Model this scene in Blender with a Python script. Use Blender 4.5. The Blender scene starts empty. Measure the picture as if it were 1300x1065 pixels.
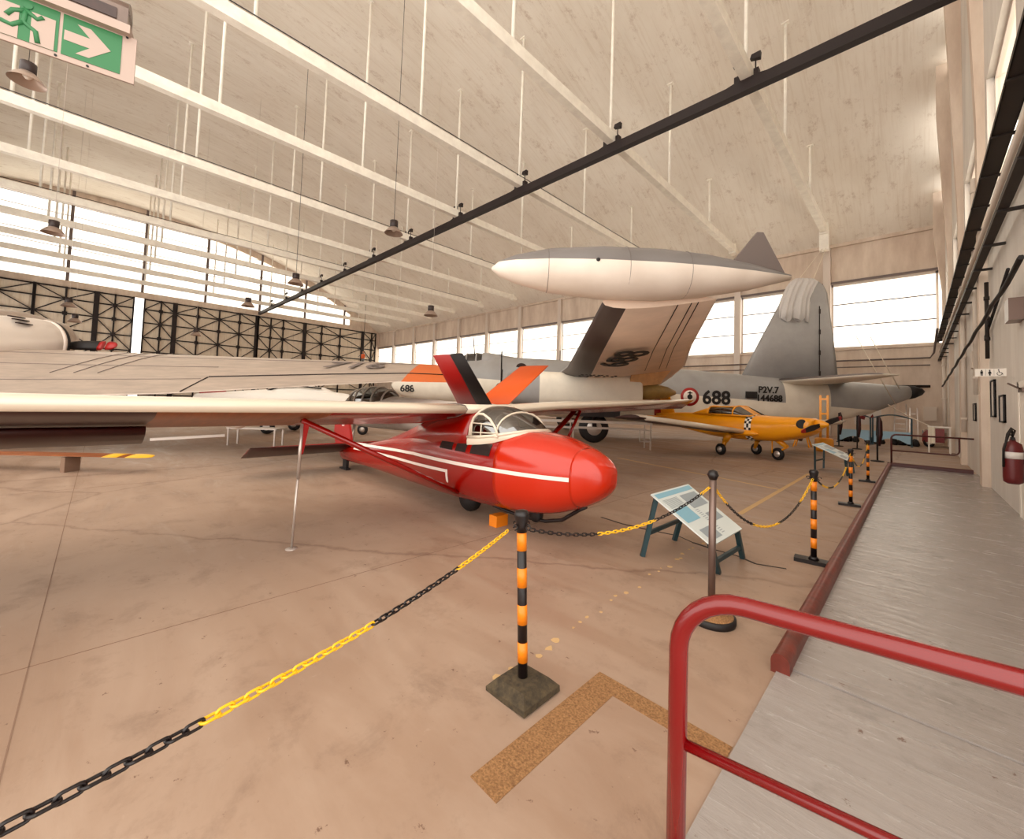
import bpy, math, random
from mathutils import Vector, Matrix
random.seed(7)
C = bpy.context.scene.collection
PI = math.pi
# ------------------------------------------------------------------ colours / materials
def lin(c):
    c = c / 255.0
    return c / 12.92 if c <= 0.04045 else ((c + 0.055) / 1.055) ** 2.4
def rgb(r, g, b): return (lin(r), lin(g), lin(b), 1.0)
def mat(name, col, rough=0.6, metal=0.0, var=0.0, scale=3.0, bump=0.0, stretch=(1, 1, 1), spec=None, coat=0.0, col2=None):
    m = bpy.data.materials.new(name); m.use_nodes = True
    n = m.node_tree.nodes; l = m.node_tree.links
    p = n['Principled BSDF']
    p.inputs['Base Color'].default_value = rgb(*col)
    p.inputs['Roughness'].default_value = rough
    p.inputs['Metallic'].default_value = metal
    if spec is not None: p.inputs['Specular IOR Level'].default_value = spec
    if coat: p.inputs['Coat Weight'].default_value = coat; p.inputs['Coat Roughness'].default_value = 0.08
    if var or bump or col2:
        tc = n.new('ShaderNodeTexCoord'); mp = n.new('ShaderNodeMapping'); mp.inputs['Scale'].default_value = stretch
        nz = n.new('ShaderNodeTexNoise'); nz.inputs['Scale'].default_value = scale; nz.inputs['Detail'].default_value = 6
        nz.inputs['Roughness'].default_value = 0.65
        l.new(tc.outputs['Object'], mp.inputs['Vector']); l.new(mp.outputs['Vector'], nz.inputs['Vector'])
        if var or col2:
            r = n.new('ShaderNodeValToRGB')
            r.color_ramp.elements[0].position = 0.3; r.color_ramp.elements[1].position = 0.7
            a = tuple(max(0, v * (1 - var)) for v in col) if col2 is None else col2
            b = tuple(min(255, v * (1 + var * 0.5)) for v in col)
            r.color_ramp.elements[0].color = rgb(*a); r.color_ramp.elements[1].color = rgb(*b)
            l.new(nz.outputs['Fac'], r.inputs['Fac']); l.new(r.outputs['Color'], p.inputs['Base Color'])
        if bump:
            bp = n.new('ShaderNodeBump'); bp.inputs['Strength'].default_value = bump; bp.inputs['Distance'].default_value = 0.02
            l.new(nz.outputs['Fac'], bp.inputs['Height']); l.new(bp.outputs['Normal'], p.inputs['Normal'])
    return m
def glass(name, col, trans=0.75, rough=0.05):
    m = bpy.data.materials.new(name); m.use_nodes = True
    n = m.node_tree.nodes; l = m.node_tree.links; n.clear()
    o = n.new('ShaderNodeOutputMaterial'); mx = n.new('ShaderNodeMixShader'); t = n.new('ShaderNodeBsdfTransparent')
    g = n.new('ShaderNodeBsdfGlossy'); t.inputs['Color'].default_value = rgb(*col); g.inputs['Roughness'].default_value = rough
    mx.inputs['Fac'].default_value = 1 - trans
    l.new(t.outputs[0], mx.inputs[1]); l.new(g.outputs[0], mx.inputs[2]); l.new(mx.outputs[0], o.inputs['Surface'])
    return m
M = {}
def floor_material(name, base, dark, light, rough_lo, rough_hi, sc=1.0, brush=False):
    m = bpy.data.materials.new(name); m.use_nodes = True
    n = m.node_tree.nodes; l = m.node_tree.links; p = n['Principled BSDF']
    tc = n.new('ShaderNodeTexCoord')
    def noise(scale, stretch=(1, 1, 1), detail=6, rough=0.6, dist=0):
        mp = n.new('ShaderNodeMapping'); mp.inputs['Scale'].default_value = stretch
        z = n.new('ShaderNodeTexNoise'); z.inputs['Scale'].default_value = scale; z.inputs['Detail'].default_value = detail
        z.inputs['Roughness'].default_value = rough; z.inputs['Distortion'].default_value = dist
        l.new(tc.outputs['Object'], mp.inputs['Vector']); l.new(mp.outputs['Vector'], z.inputs['Vector']); return z
    def ramp(src, p0, c0, p1, c1):
        r = n.new('ShaderNodeValToRGB'); e = r.color_ramp.elements
        e[0].position = p0; e[0].color = c0; e[1].position = p1; e[1].color = c1
        l.new(src, r.inputs['Fac']); return r
    def mix(fac, a, b, mode='MIX'):
        x = n.new('ShaderNodeMix'); x.data_type = 'RGBA'; x.blend_type = mode
        if isinstance(fac, float): x.inputs[0].default_value = fac
        else: l.new(fac, x.inputs[0])
        l.new(a, x.inputs[6]); l.new(b, x.inputs[7]); return x.outputs[2]
    big = noise(0.45 * sc, (1, 1, 1), 8, 0.62, 0.4)
    c1 = ramp(big.outputs['Fac'], 0.32, rgb(*dark), 0.68, rgb(*base)).outputs['Color']
    streak = noise(1.3 * sc, (0.35, 1.4, 1) if not brush else (1.2, 7, 1), 7, 0.7, 0.6)
    c2 = ramp(streak.outputs['Fac'], 0.42, rgb(*base), 0.72, rgb(*light)).outputs['Color']
    cc = mix(0.5, c1, c2)
    # dark specks and worn light patches
    sp = noise(11, (1, 1, 1), 6, 0.75)
    spr = ramp(sp.outputs['Fac'], 0.635, (0, 0, 0, 1), 0.68, (.8, .8, .8, 1))
    md = noise(2.3, (1, 1, 1), 10, 0.75, 0.25)
    mdr = ramp(md.outputs['Fac'], 0.52, (0, 0, 0, 1), 0.76, (.6, .6, .6, 1))
    dc = n.new('ShaderNodeRGB'); dc.outputs[0].default_value = rgb(*[int(v * .82) for v in dark])
    cc = mix(mdr.outputs['Color'], cc, dc.outputs[0])
    dk = n.new('ShaderNodeRGB'); dk.outputs[0].default_value = rgb(92, 60, 44)
    cc = mix(spr.outputs['Color'], cc, dk.outputs[0])
    lt = noise(5, (1, 1, 1), 8, 0.75, 0.5)
    ltr = ramp(lt.outputs['Fac'], 0.66, (0, 0, 0, 1), 0.74, (0.6, 0.6, 0.6, 1))
    lc = n.new('ShaderNodeRGB'); lc.outputs[0].default_value = rgb(*light)
    cc = mix(ltr.outputs['Color'], cc, lc.outputs[0])
    if not brush:
        # fine cracks between cells
        vo = n.new('ShaderNodeTexVoronoi'); vo.feature = 'DISTANCE_TO_EDGE'; vo.inputs['Scale'].default_value = 0.16
        wn = noise(1.6, (1, 1, 1), 6, 0.6)
        ad = n.new('ShaderNodeMixRGB'); ad.inputs[0].default_value = 0.25
        l.new(tc.outputs['Object'], ad.inputs[1]); l.new(wn.outputs['Color'], ad.inputs[2]); l.new(ad.outputs[0], vo.inputs['Vector'])
        vr = ramp(vo.outputs['Distance'], 0.0, (0.45, 0.45, 0.45, 1), 0.0025, (0, 0, 0, 1))
        ck = n.new('ShaderNodeRGB'); ck.outputs[0].default_value = rgb(95, 62, 48)
        cc = mix(vr.outputs['Color'], cc, ck.outputs[0])
    l.new(cc, p.inputs['Base Color'])
    rr = n.new('ShaderNodeMapRange'); rr.inputs['To Min'].default_value = rough_lo; rr.inputs['To Max'].default_value = rough_hi
    rr.inputs['From Min'].default_value = 0.35; rr.inputs['From Max'].default_value = 0.65
    l.new(streak.outputs['Fac'], rr.inputs['Value']); l.new(rr.outputs[0], p.inputs['Roughness'])
    bp = n.new('ShaderNodeBump'); bp.inputs['Strength'].default_value = 0.5 if brush else 0.25; bp.inputs['Distance'].default_value = 0.012 if brush else .01
    l.new(streak.outputs['Fac'], bp.inputs['Height']); l.new(bp.outputs['Normal'], p.inputs['Normal'])
    return m
def ceiling_material():
    m = bpy.data.materials.new('board_marked_concrete'); m.use_nodes = True
    n = m.node_tree.nodes; l = m.node_tree.links; p = n['Principled BSDF']; p.inputs['Roughness'].default_value = 0.9
    tc = n.new('ShaderNodeTexCoord')
    def noise(scale, st, det=6, r=0.6):
        mp = n.new('ShaderNodeMapping'); mp.inputs['Scale'].default_value = st
        z = n.new('ShaderNodeTexNoise'); z.inputs['Scale'].default_value = scale; z.inputs['Detail'].default_value = det; z.inputs['Roughness'].default_value = r
        l.new(tc.outputs['Object'], mp.inputs['Vector']); l.new(mp.outputs['Vector'], z.inputs['Vector']); return z.outputs['Fac']
    def ramp(f, a, ca, b, cb):
        r = n.new('ShaderNodeValToRGB'); e = r.color_ramp.elements; e[0].position = a; e[0].color = ca; e[1].position = b; e[1].color = cb
        l.new(f, r.inputs['Fac']); return r.outputs['Color']
    def mul(a, b):
        x = n.new('ShaderNodeMix'); x.data_type = 'RGBA'; x.blend_type = 'MULTIPLY'; x.inputs[0].default_value = 1
        l.new(a, x.inputs[6]); l.new(b, x.inputs[7]); return x.outputs[2]
    a = ramp(noise(0.3, (1, 0.5, 1), 8), 0.3, rgb(228, 217, 202), 0.7, rgb(242, 234, 222))
    b = ramp(noise(2.2, (3.0, 0.12, 0.2), 8, 0.7), 0.36, rgb(246, 243, 240), 0.5, rgb(255, 255, 255))
    c = ramp(noise(1.4, (1, 0.5, 1), 12, 0.85), 0.32, rgb(212, 198, 188), 0.46, rgb(255, 255, 255))
    l.new(mul(mul(a, b), c), p.inputs['Base Color'])
    return m
def wall_material(name, c, c2, streak=True):
    return mat(name, c, 0.85, var=0.06, scale=0.8, col2=c2, stretch=(1.4, 1.4, 0.35) if streak else (1, 1, 1), bump=0.15)
def build_materials():
    M['floor'] = floor_material('worn_concrete_floor', (160, 133, 113), (130, 101, 82), (186, 163, 144), 0.38, 0.75)
    M['ramp'] = floor_material('brushed_grey_concrete', (156, 147, 142), (132, 121, 114), (172, 165, 160), 0.10, 0.30, 1.6, True)
    M['ceil'] = ceiling_material()
    M['wall'] = wall_material('cream_wall_plaster', (220, 204, 188), (196, 174, 156))
    M['wallw'] = wall_material('pale_grey_wall_paint', (222, 216, 208), (205, 196, 188))
    M['beam'] = mat('cream_painted_concrete_beam', (250, 242, 230), 0.8, var=0.06, scale=2)
    M['dkrail'] = mat('dark_maroon_steel', (24, 5, 7), 0.6)
    M['lattice'] = mat('dark_brown_lattice_steel', (28, 12, 10), 0.7)
    M['doorp'] = mat('corrugated_cream_door_panel', (226, 210, 190), 0.8, var=0.06, scale=3, stretch=(1, 6, 0.3))
    M['white'] = mat('white_paint', (240, 232, 222), 0.5)
    M['frame'] = mat('window_frame_paint', (214, 200, 188), 0.6)
    M['muntin'] = mat('window_muntin_dark', (110, 96, 92), 0.6)
    M['glass'] = glass('window_glass', (255, 252, 246), 0.93, 0.02)
    M['red'] = mat('glider_red_gloss', (142, 7, 0), 0.24, coat=0.3)
    M['redo'] = mat('glider_nose_orange_red', (188, 34, 0), 0.22, coat=0.3)
    M['stripe'] = mat('glider_white_stripe', (240, 225, 215), 0.35)
    M['cream'] = mat('glider_cream_gloss', (222, 206, 186), 0.3, coat=0.3)
    M['wood'] = mat('varnished_wing_underside', (142, 78, 38), 0.45, var=0.18, scale=4, stretch=(0.6, 4, 1))
    M['maroon'] = mat('dark_maroon_wing_fabric', (52, 9, 6), 0.4)
    M['tint'] = glass('smoky_canopy_glass', (120, 106, 96), 0.72, 0.06)
    M['dkglass'] = mat('dark_glazing', (46, 40, 38), 0.12, spec=0.8)
    M['interior'] = mat('dark_cockpit_interior', (42, 22, 18), 0.9)
    M['black'] = mat('black_rubber', (16, 6, 6), 0.6)
    M['blackpl'] = mat('black_plastic', (18, 7, 8), 0.4)
    M['orange'] = mat('orange_post_paint', (228, 126, 14), 0.4)
    M['yellow'] = mat('yellow_chain_plastic', (236, 180, 26), 0.4)
    M['steel'] = mat('brushed_steel_post', (120, 100, 92), 0.35, metal=0.7)
    M['stone'] = mat('grimy_concrete_base', (70, 58, 40), 0.9, var=0.4, scale=25, bump=0.4)
    M['railred'] = mat('glossy_red_rail_paint', (112, 1, 4), 0.25, coat=0.3)
    M['kerb'] = mat('brown_red_kerb_paint', (104, 38, 26), 0.4, var=0.25, scale=8, bump=0.2)
    M['kerbd'] = mat('dark_red_kerb_paint', (70, 16, 14), 0.45)
    M['ngrey'] = mat('patrol_aircraft_grey', (158, 154, 152), 0.45, var=0.05, scale=1.5)
    M['ndark'] = mat('dark_grey_leading_edge', (112, 100, 96), 0.5)
    M['ncream'] = mat('patrol_aircraft_cream', (238, 228, 212), 0.5, var=0.04, scale=1.2)
    M['npink'] = mat('wing_underside_pinkish_white', (232, 206, 186), 0.5, var=0.05, scale=1.5)
    M['silver'] = mat('bare_aluminium_skin', (182, 164, 150), 0.42, metal=0.25, var=0.1, scale=2.0, stretch=(0.7, 3, 1))
    M['brightsilver'] = mat('polished_cowling', (226, 214, 204), 0.35, metal=0.2)
    M['orange2'] = mat('orange_wing_tip', (206, 98, 36), 0.45)
    M['orangev'] = mat('bright_orange_fin', (226, 88, 14), 0.4)
    M['redv'] = mat('bright_red_fin', (160, 14, 12), 0.4)
    M['ryel'] = mat('trainer_yellow', (238, 154, 6), 0.35, coat=0.3)
    M['olive'] = mat('olive_brown_flap', (150, 118, 60), 0.6, var=0.15, scale=3)
    M['tan'] = mat('tan_flap_underside', (200, 150, 100), 0.6, var=0.12, scale=3)
    M['teal'] = mat('dark_teal_stand_paint', (34, 60, 66), 0.5)
    M['panel'] = mat('pale_information_board', (205, 212, 210), 0.35)
    M['panelb'] = mat('blue_printed_block', (120, 170, 190), 0.4)
    M['panelg'] = mat('grey_printed_block', (140, 150, 156), 0.4)
    M['green'] = mat('exit_sign_green', (36, 104, 58), 0.5)
    M['signw'] = mat('exit_sign_white', (168, 146, 134), 0.5)
    M['signbox'] = mat('translucent_grey_housing', (112, 92, 82), 0.25, var=0.15, scale=10)
    M['signdark'] = mat('dark_brown_sign_lamp', (56, 34, 28), 0.4, var=0.2, scale=30)
    M['lampd'] = mat('dark_lamp_housing', (48, 34, 32), 0.5)
    M['lamps'] = mat('spun_aluminium_shade', (170, 150, 138), 0.35, metal=0.6)
    M['gravel'] = mat('gravel_strip_in_floor', (176, 130, 84), 0.95, scale=90, col2=(108, 72, 40), bump=0.6)
    M['ext'] = mat('dark_red_extinguisher', (92, 16, 18), 0.4)
    M['blue'] = mat('pale_blue_board', (160, 196, 216), 0.6)
    M['bluem'] = mat('dark_teal_metal', (52, 78, 88), 0.5)
    M['rope'] = mat('white_rope', (232, 220, 200), 0.8)
    M['pipe'] = mat('pale_pipe_paint', (214, 200, 186), 0.5)
    M['orangevest'] = mat('orange_vest_cloth', (240, 110, 60), 0.8)
    M['skin'] = mat('skin', (205, 150, 120), 0.6)
    M['trouser'] = mat('grey_trouser_cloth', (130, 135, 135), 0.9)
    M['hair'] = mat('dark_hair', (50, 35, 30), 0.8)
    M['tray'] = mat('dark_brown_cable_tray', (34, 22, 16), 0.6)
    M['paper'] = mat('framed_print_paper', (214, 206, 200), 0.5)
    M['yfade'] = mat('faded_yellow_floor_paint', (196, 160, 112), 0.8)
    M['cloth'] = mat('grey_cloth_cover', (206, 200, 196), 0.9, var=0.06, scale=8, stretch=(6, 6, 0.4), bump=0.5)
    M['carred'] = mat('small_car_red', (120, 24, 24), 0.3)
    M['chrome'] = mat('bright_tube_steel', (196, 184, 176), 0.3, metal=0.6)
build_materials()
M['nle'] = mat('wing_leading_edge_dark', (76, 62, 58), 0.45)
M['joint'] = mat('floor_joint_line', (128, 100, 82), 0.9)
# ------------------------------------------------------------------ mesh builder
class MB:
    def __init__(s): s.v = []; s.f = []; s.m = []; s.sm = []
    def add(s, vs, fs, mi=0, smooth=False):
        o = len(s.v); s.v += [tuple(v) for v in vs]
        for i, f in enumerate(fs):
            s.f.append(tuple(o + k for k in f)); s.m.append(mi[i] if isinstance(mi, (list, tuple)) else mi); s.sm.append(smooth)
        return s
    def box(s, a, b, mi=0, rot=None, piv=None):
        x0, y0, z0 = (min(a[i], b[i]) for i in range(3)); x1, y1, z1 = (max(a[i], b[i]) for i in range(3))
        vs = [Vector(p) for p in ((x0, y0, z0), (x1, y0, z0), (x1, y1, z0), (x0, y1, z0), (x0, y0, z1), (x1, y0, z1), (x1, y1, z1), (x0, y1, z1))]
        if rot is not None:
            c = Vector(piv) if piv is not None else Vector(((x0 + x1) / 2, (y0 + y1) / 2, (z0 + z1) / 2))
            vs = [c + rot @ (v - c) for v in vs]
        return s.add(vs, [(0, 3, 2, 1), (4, 5, 6, 7), (0, 1, 5, 4), (1, 2, 6, 5), (2, 3, 7, 6), (3, 0, 4, 7)], mi)
    def bar(s, p, q, w, h, mi=0, up=(0, 0, 1)):
        p = Vector(p); q = Vector(q); d = (q - p).normalized(); u = Vector(up)
        if abs(d.dot(u)) > .98: u = Vector((1, 0, 0))
        x = d.cross(u).normalized() * (w / 2); y = x.cross(d).normalized() * (h / 2)
        vs = [p - x - y, p + x - y, p + x + y, p - x + y, q - x - y, q + x - y, q + x + y, q - x + y]
        return s.add(vs, [(0, 3, 2, 1), (4, 5, 6, 7), (0, 1, 5, 4), (1, 2, 6, 5), (2, 3, 7, 6), (3, 0, 4, 7)], mi)
    def loft(s, rings, mi=0, closed=True, caps=True, smooth=True, mf=None):
        n = len(rings[0]); vs = [p for r in rings for p in r]; fs = []; ms = []
        for i in range(len(rings) - 1):
            for j in range(n if closed else n - 1):
                k = (j + 1) % n
                fs.append((i * n + j, i * n + k, (i + 1) * n + k, (i + 1) * n + j)); ms.append(mf(i, j) if mf else mi)
        s.add(vs, fs, ms, smooth)
        if caps and closed:
            o = len(s.v) - len(vs)
            s.f.append(tuple(o + j for j in reversed(range(n)))); s.m.append(ms[0]); s.sm.append(False)
            s.f.append(tuple(o + (len(rings) - 1) * n + j for j in range(n))); s.m.append(ms[-1]); s.sm.append(False)
        return s
    def tube(s, path, r, n=8, mi=0, caps=True, closed=False):
        P = [Vector(p) for p in path]; rr = r if isinstance(r, (list, tuple)) else [r] * len(P)
        rings = []; prev = None
        for i, p in enumerate(P):
            if closed: d = P[(i + 1) % len(P)] - P[i - 1]
            else: d = (P[min(i + 1, len(P) - 1)] - P[max(i - 1, 0)])
            d.normalize()
            if prev is None:
                u = Vector((0, 0, 1)) if abs(d.z) < .9 else Vector((1, 0, 0))
                a = d.cross(u).normalized()
            else: a = (prev - d * prev.dot(d)).normalized()
            prev = a; b = d.cross(a)
            rings.append([p + (a * math.cos(2 * PI * k / n) + b * math.sin(2 * PI * k / n)) * rr[i] for k in range(n)])
        if closed: rings.append(rings[0]); caps = False
        return s.loft(rings, mi, caps=caps)
    def lathe(s, c, prof, n=20, axis=(0, 0, 1), mi=0, mf=None):
        c = Vector(c); ax = Vector(axis).normalized(); u = Vector((1, 0, 0)) if abs(ax.x) < .9 else Vector((0, 1, 0))
        a = ax.cross(u).normalized(); b = ax.cross(a)
        rings = [[c + ax * h + (a * math.cos(2 * PI * k / n) + b * math.sin(2 * PI * k / n)) * max(r, 1e-4) for k in range(n)] for r, h in prof]
        return s.loft(rings, mi, mf=mf)
    def prism(s, pts, off, mi=0):
        off = Vector(off); P = [Vector(p) for p in pts]; n = len(P)
        return s.add(P + [p + off for p in P], [tuple(reversed(range(n))), tuple(range(n, 2 * n))] + [(i, (i + 1) % n, n + (i + 1) % n, n + i) for i in range(n)], mi)
def obj(name, mb, mats, parent=None, loc=None):
    me = bpy.data.meshes.new(name); me.from_pydata(mb.v, [], mb.f)
    for m in (mats if isinstance(mats, (list, tuple)) else [mats]): me.materials.append(m)
    me.polygons.foreach_set('material_index', mb.m); me.polygons.foreach_set('use_smooth', mb.sm); me.update()
    o = bpy.data.objects.new(name, me); C.objects.link(o)
    import bmesh
    bm = bmesh.new(); bm.from_mesh(me); bmesh.ops.recalc_face_normals(bm, faces=bm.faces); bm.to_mesh(me); bm.free()
    if parent: o.parent = parent
    if loc: o.location = loc
    return o
def sharp(o, ang=35):
    me = o.data; me.set_sharp_from_angle(angle=math.radians(ang)); return o
def tag(o, label, cat, group=None, kind=None):
    o['label'] = label; o['category'] = cat
    if group: o['group'] = group
    if kind: o['kind'] = kind
    return o
def thing(name, label, cat, loc=(0, 0, 0), rz=0.0, group=None):
    o = bpy.data.objects.new(name, None); C.objects.link(o); o.empty_display_size = .2
    o.location = loc; o.rotation_euler = (0, 0, rz); return tag(o, label, cat, group)
def struct(name, mb, mats):
    o = obj(name, mb, mats); o['kind'] = 'structure'; return o
def link(o, parent=None):
    C.objects.link(o); o.parent = parent; return o
def copy_tree(o, parent=None):
    c = o.copy(); C.objects.link(c); c.parent = parent
    for ch in list(o.children): copy_tree(ch, c)
    return c
def text(s, name, m, parent, origin, xd, yd, size, bold=0.0, thick=0.004, lab=None, align='CENTER', sx=1.0):
    cu = bpy.data.curves.new(name, 'FONT'); cu.body = s; cu.size = size; cu.align_x = align; cu.align_y = 'CENTER'
    cu.offset = bold; cu.extrude = thick; cu.resolution_u = 3
    t = bpy.data.objects.new('tmp', cu); C.objects.link(t)
    dg = bpy.context.evaluated_depsgraph_get(); dg.update()
    me = bpy.data.meshes.new_from_object(t.evaluated_get(dg)); bpy.data.objects.remove(t)
    me.materials.clear(); me.materials.append(m)
    o = bpy.data.objects.new(name, me); C.objects.link(o)
    x = Vector(xd).normalized(); y = Vector(yd); y = (y - x * y.dot(x)).normalized(); z = x.cross(y)
    mt = Matrix((x * sx, y, z)).transposed().to_4x4(); mt.translation = Vector(origin)
    me.transform(mt)
    if parent: o.parent = parent
    if lab: o['label'] = lab
    return o
YAW = math.radians(44.77)
RV = Vector((math.cos(YAW), math.sin(YAW), 0)); FV = Vector((-math.sin(YAW), math.cos(YAW), 0))
def W(lat, dep, z=0.0): return RV * lat + FV * dep + Vector((0, 0, z))   # a point by its distance sideways and ahead of where one stands
def ell(c, ry, rz, n=28, e=2.0, x=None, top=None, bot=None):
    out = []
    for k in range(n):
        t = 2 * PI * k / n; cc = math.cos(t); ss = math.sin(t)
        y = math.copysign(abs(cc) ** (2 / e), cc) * ry; z = math.copysign(abs(ss) ** (2 / e), ss) * rz
        out.append(Vector((c[0], c[1] + y, c[2] + z)))
    return out
def foil(le, te, th, n=9, camber=0.03, up=(0, 0, 1)):
    """closed ring: upper from TE to LE then lower back; returns 2n points, thickness th in metres"""
    le = Vector(le); te = Vector(te); c = te - le; up = Vector(up); L = c.length
    xs = [0.5 * (1 - math.cos(PI * i / (n - 1))) for i in range(n)]
    def t(x): return th / 0.2 * (0.2969 * math.sqrt(x) - 0.1260 * x - 0.3516 * x * x + 0.2843 * x ** 3 - 0.1015 * x ** 4)
    cam = lambda x: camber * L * 4 * x * (1 - x)
    upper = [le + c * x + up * (cam(x) + t(x)) for x in reversed(xs)]
    lower = [le + c * x + up * (cam(x) - t(x)) for x in xs[1:-1]]
    return upper + lower
# ------------------------------------------------------------------ camera, sky, exposure
cam = bpy.data.cameras.new('camera'); co = bpy.data.objects.new('camera', cam); C.objects.link(co)
cam.sensor_fit = 'HORIZONTAL'; cam.sensor_width = 36; cam.lens = 36 * 518.3 / 1300; cam.shift_y = -45.5 / 1300; cam.clip_start = 0.05; cam.clip_end = 500
pit = math.radians(2.527); rol = math.radians(1.949)
f = Vector((-math.sin(YAW) * math.cos(pit), math.cos(YAW) * math.cos(pit), math.sin(pit))); r = Vector((math.cos(YAW), math.sin(YAW), 0)); u = r.cross(f)
r2 = r * math.cos(rol) + u * math.sin(rol); u2 = -r * math.sin(rol) + u * math.cos(rol)
mt = Matrix((r2, u2, -f)).transposed().to_4x4(); mt.translation = (0, 0, 1.6); co.matrix_world = mt
bpy.context.scene.camera = co
w = bpy.data.worlds.new('sky'); bpy.context.scene.world = w; w.use_nodes = True
w.node_tree.nodes['Background'].inputs[0].default_value = (1.0, 0.945, 0.865, 1); w.node_tree.nodes['Background'].inputs[1].default_value = 1.0
vs = bpy.context.scene.view_settings; vs.view_transform = 'Standard'; vs.look = 'None'; vs.exposure = 1.65; vs.gamma = 1.0; vs.use_curve_mapping = False
bpy.context.scene.cycles.max_bounces = 8; bpy.context.scene.cycles.diffuse_bounces = 5; bpy.context.scene.cycles.transparent_max_bounces = 12
# ------------------------------------------------------------------ the hangar
XR, XL, YF, YB = 1.2, -69.0, 35.0, -12.0
YR = 2.0   # where the right wall starts; hall left unbuilt behind and beside the viewer to let light in
ZC, RC = 24.3 - 59.9, 59.9
def vz(y): return ZC + math.sqrt(RC * RC - y * y)
b = MB(); b.box((XL - .3, YB, -0.3), (XR + .3, YF + .3, 0)); struct('floor', b, M['floor'])
b = MB(); ys = [YB + (YF - YB) * i / 40 for i in range(41)]
prof = [(y, vz(y)) for y in ys] + [(y, vz(y) + .25) for y in reversed(ys)]
b.loft([[Vector((x, y, z)) for y, z in prof] for x in (XL - .3, XR + .3)], smooth=False); struct('ceiling', b, M['ceil'])
# far wall with its window band
BX = [-4.32, -9.9, -15.7, -21.45, -27.55, -33.5, -39.4, -45.3, -51.2, -56.9, -63.2]
b = MB()
b.box((XL, YF, 0), (XR, YF + .3, 5.93)); b.box((XL, YF, 10.35), (XR, YF + .3, 13.3)); struct('wall_far', b, M['wall'])
b = MB(); b.box((XL, YF - .12, 5.8), (XR, YF, 5.95)); b.box((XL, YF - .15, 12.9), (XR, YF, 13.15)); struct('trim_12', b, M['wall'])
cols = [XR] + BX + [XL]
b = MB()
for i, x in enumerate(cols[1:-1]): b.box((x - .2, YF - .35, 0), (x + .2, YF - .02, 12.9))
struct('trim_1', b, M['frame'])
for i in range(len(cols) - 1):
    x1, x0 = cols[i], cols[i + 1]
    b = MB(); a0, a1 = x0 + .2, x1 - .2
    if i == len(cols) - 2: a0 = x0
    b.box((a0, YF + .02, 5.93), (a1, YF + .14, 6.03)); b.box((a0, YF + .02, 10.2), (a1, YF + .14, 10.35)); b.box((a0, YF + .02, 5.93), (a0 + .12, YF + .14, 10.35)); b.box((a1 - .12, YF + .02, 5.93), (a1, YF + .14, 10.35))
    wn = struct('window_%d' % (i + 1), b, M['frame'])
    b = MB()
    for z in (7.45, 8.93): b.box((a0, YF + .05, z - .035), (a1, YF + .1, z + .035))
    obj('muntin', b, M['muntin'], wn)
    b = MB(); b.box((a0, YF + .075, 6.0), (a1, YF + .085, 10.3)); obj('pane', b, M['glass'], wn)
b = MB(); b.box((XL, YF - .16, 10.36), (XR, YF - .02, 10.5)); struct('trim_2', b, M['muntin'])
b = MB(); b.box((XL - .3, YB - .3, 8.5), (-24, YB, vz(YB) + .25))  # unseen partial wall, added to darken the left beams; open below for light
for x in (-69.1, -58, -47, -36, -24.4): b.box((x, YB - .3, 0), (x + .4, YB, 8.5)); struct('wall_light_block', b, M['wall'])
# right wall with pilasters
b = MB(); b.box((XR, YR, 0), (XR + .3, YF + .3, 6.4))
for y0 in range(2, 36, 6):
    b.box((XR, y0, 6.4), (XR + .3, y0 + 2.2, vz(0) + .2) if False else (XR + .3, y0 + 2.2, min(vz(y0), vz(y0 + 2.2)) + .2))
    b.box((XR, y0 + 2.2, 9.4), (XR + .3, min(y0 + 6, YF), min(vz(y0 + 2.2), vz(min(y0 + 6, YF))) + .2))
struct('wall_right', b, M['wallw'])
k = 0
for y0 in range(2, 34, 6):
    b = MB(); ya, yb = y0 + 2.2 - .0, min(y0 + 6, YF)
    b.box((XR + .12, ya, 6.4), (XR + .2, ya + .1, 9.4)); b.box((XR + .12, yb - .1, 6.4), (XR + .2, yb, 9.4)); b.box((XR + .12, ya, 6.4), (XR + .2, yb, 6.5)); b.box((XR + .12, ya, 9.3), (XR + .2, yb, 9.4)); b.box((XR + .12, ya, 7.9), (XR + .2, yb, 7.98))
    wn = struct('window_%d' % (20 + k), b, M['frame']); b = MB(); b.box((XR + .155, ya, 6.4), (XR + .165, yb, 9.4)); obj('pane', b, M['glass'], wn); k += 1
b = MB()
for y in (14.6, 20.7, 26.8, 33.0):
    b.box((XR - .14, y - .22, 0), (XR, y + .22, 8.6)); b.prism([(XR, y - .22, 8.6), (XR - .14, y - .22, 8.6), (XR - .45, y - .22, vz(y) - 2.5), (XR - .45, y - .22, vz(y) - .1), (XR, y - .22, vz(y) - .1)], (0, .44, 0))
struct('trim_3', b, M['wall'])
# left wall: sliding hangar doors below, glazed lunette above
b = MB(); b.box((XL - .3, YB, 13.0), (XL, YF, 13.75)); b.box((XL - .3, 34.4, 0), (XL + .1, YF, 13.2))
n = 26
ys = [YB + (YF - YB) * i / n for i in range(n + 1)]
for i in range(n):
    y0, y1 = ys[i], ys[i + 1]; q = .9
    t0 = max(13.7, vz(y0) - q); t1 = max(13.7, vz(y1) - q)
    if i >= n - 3: t0 = 13.7; t1 = 13.7
    b.add([(XL, y0, t0), (XL, y1, t1), (XL, y1, vz(y1) + .1), (XL, y0, vz(y0) + .1), (XL - .3, y0, t0), (XL - .3, y1, t1), (XL - .3, y1, vz(y1) + .1), (XL - .3, y0, vz(y0) + .1)],
          [(0, 1, 2, 3), (4, 7, 6, 5), (0, 4, 5, 1), (3, 2, 6, 7), (0, 3, 7, 4), (1, 5, 6, 2)])
struct('wall_left', b, M['wall'])
b = MB()
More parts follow.
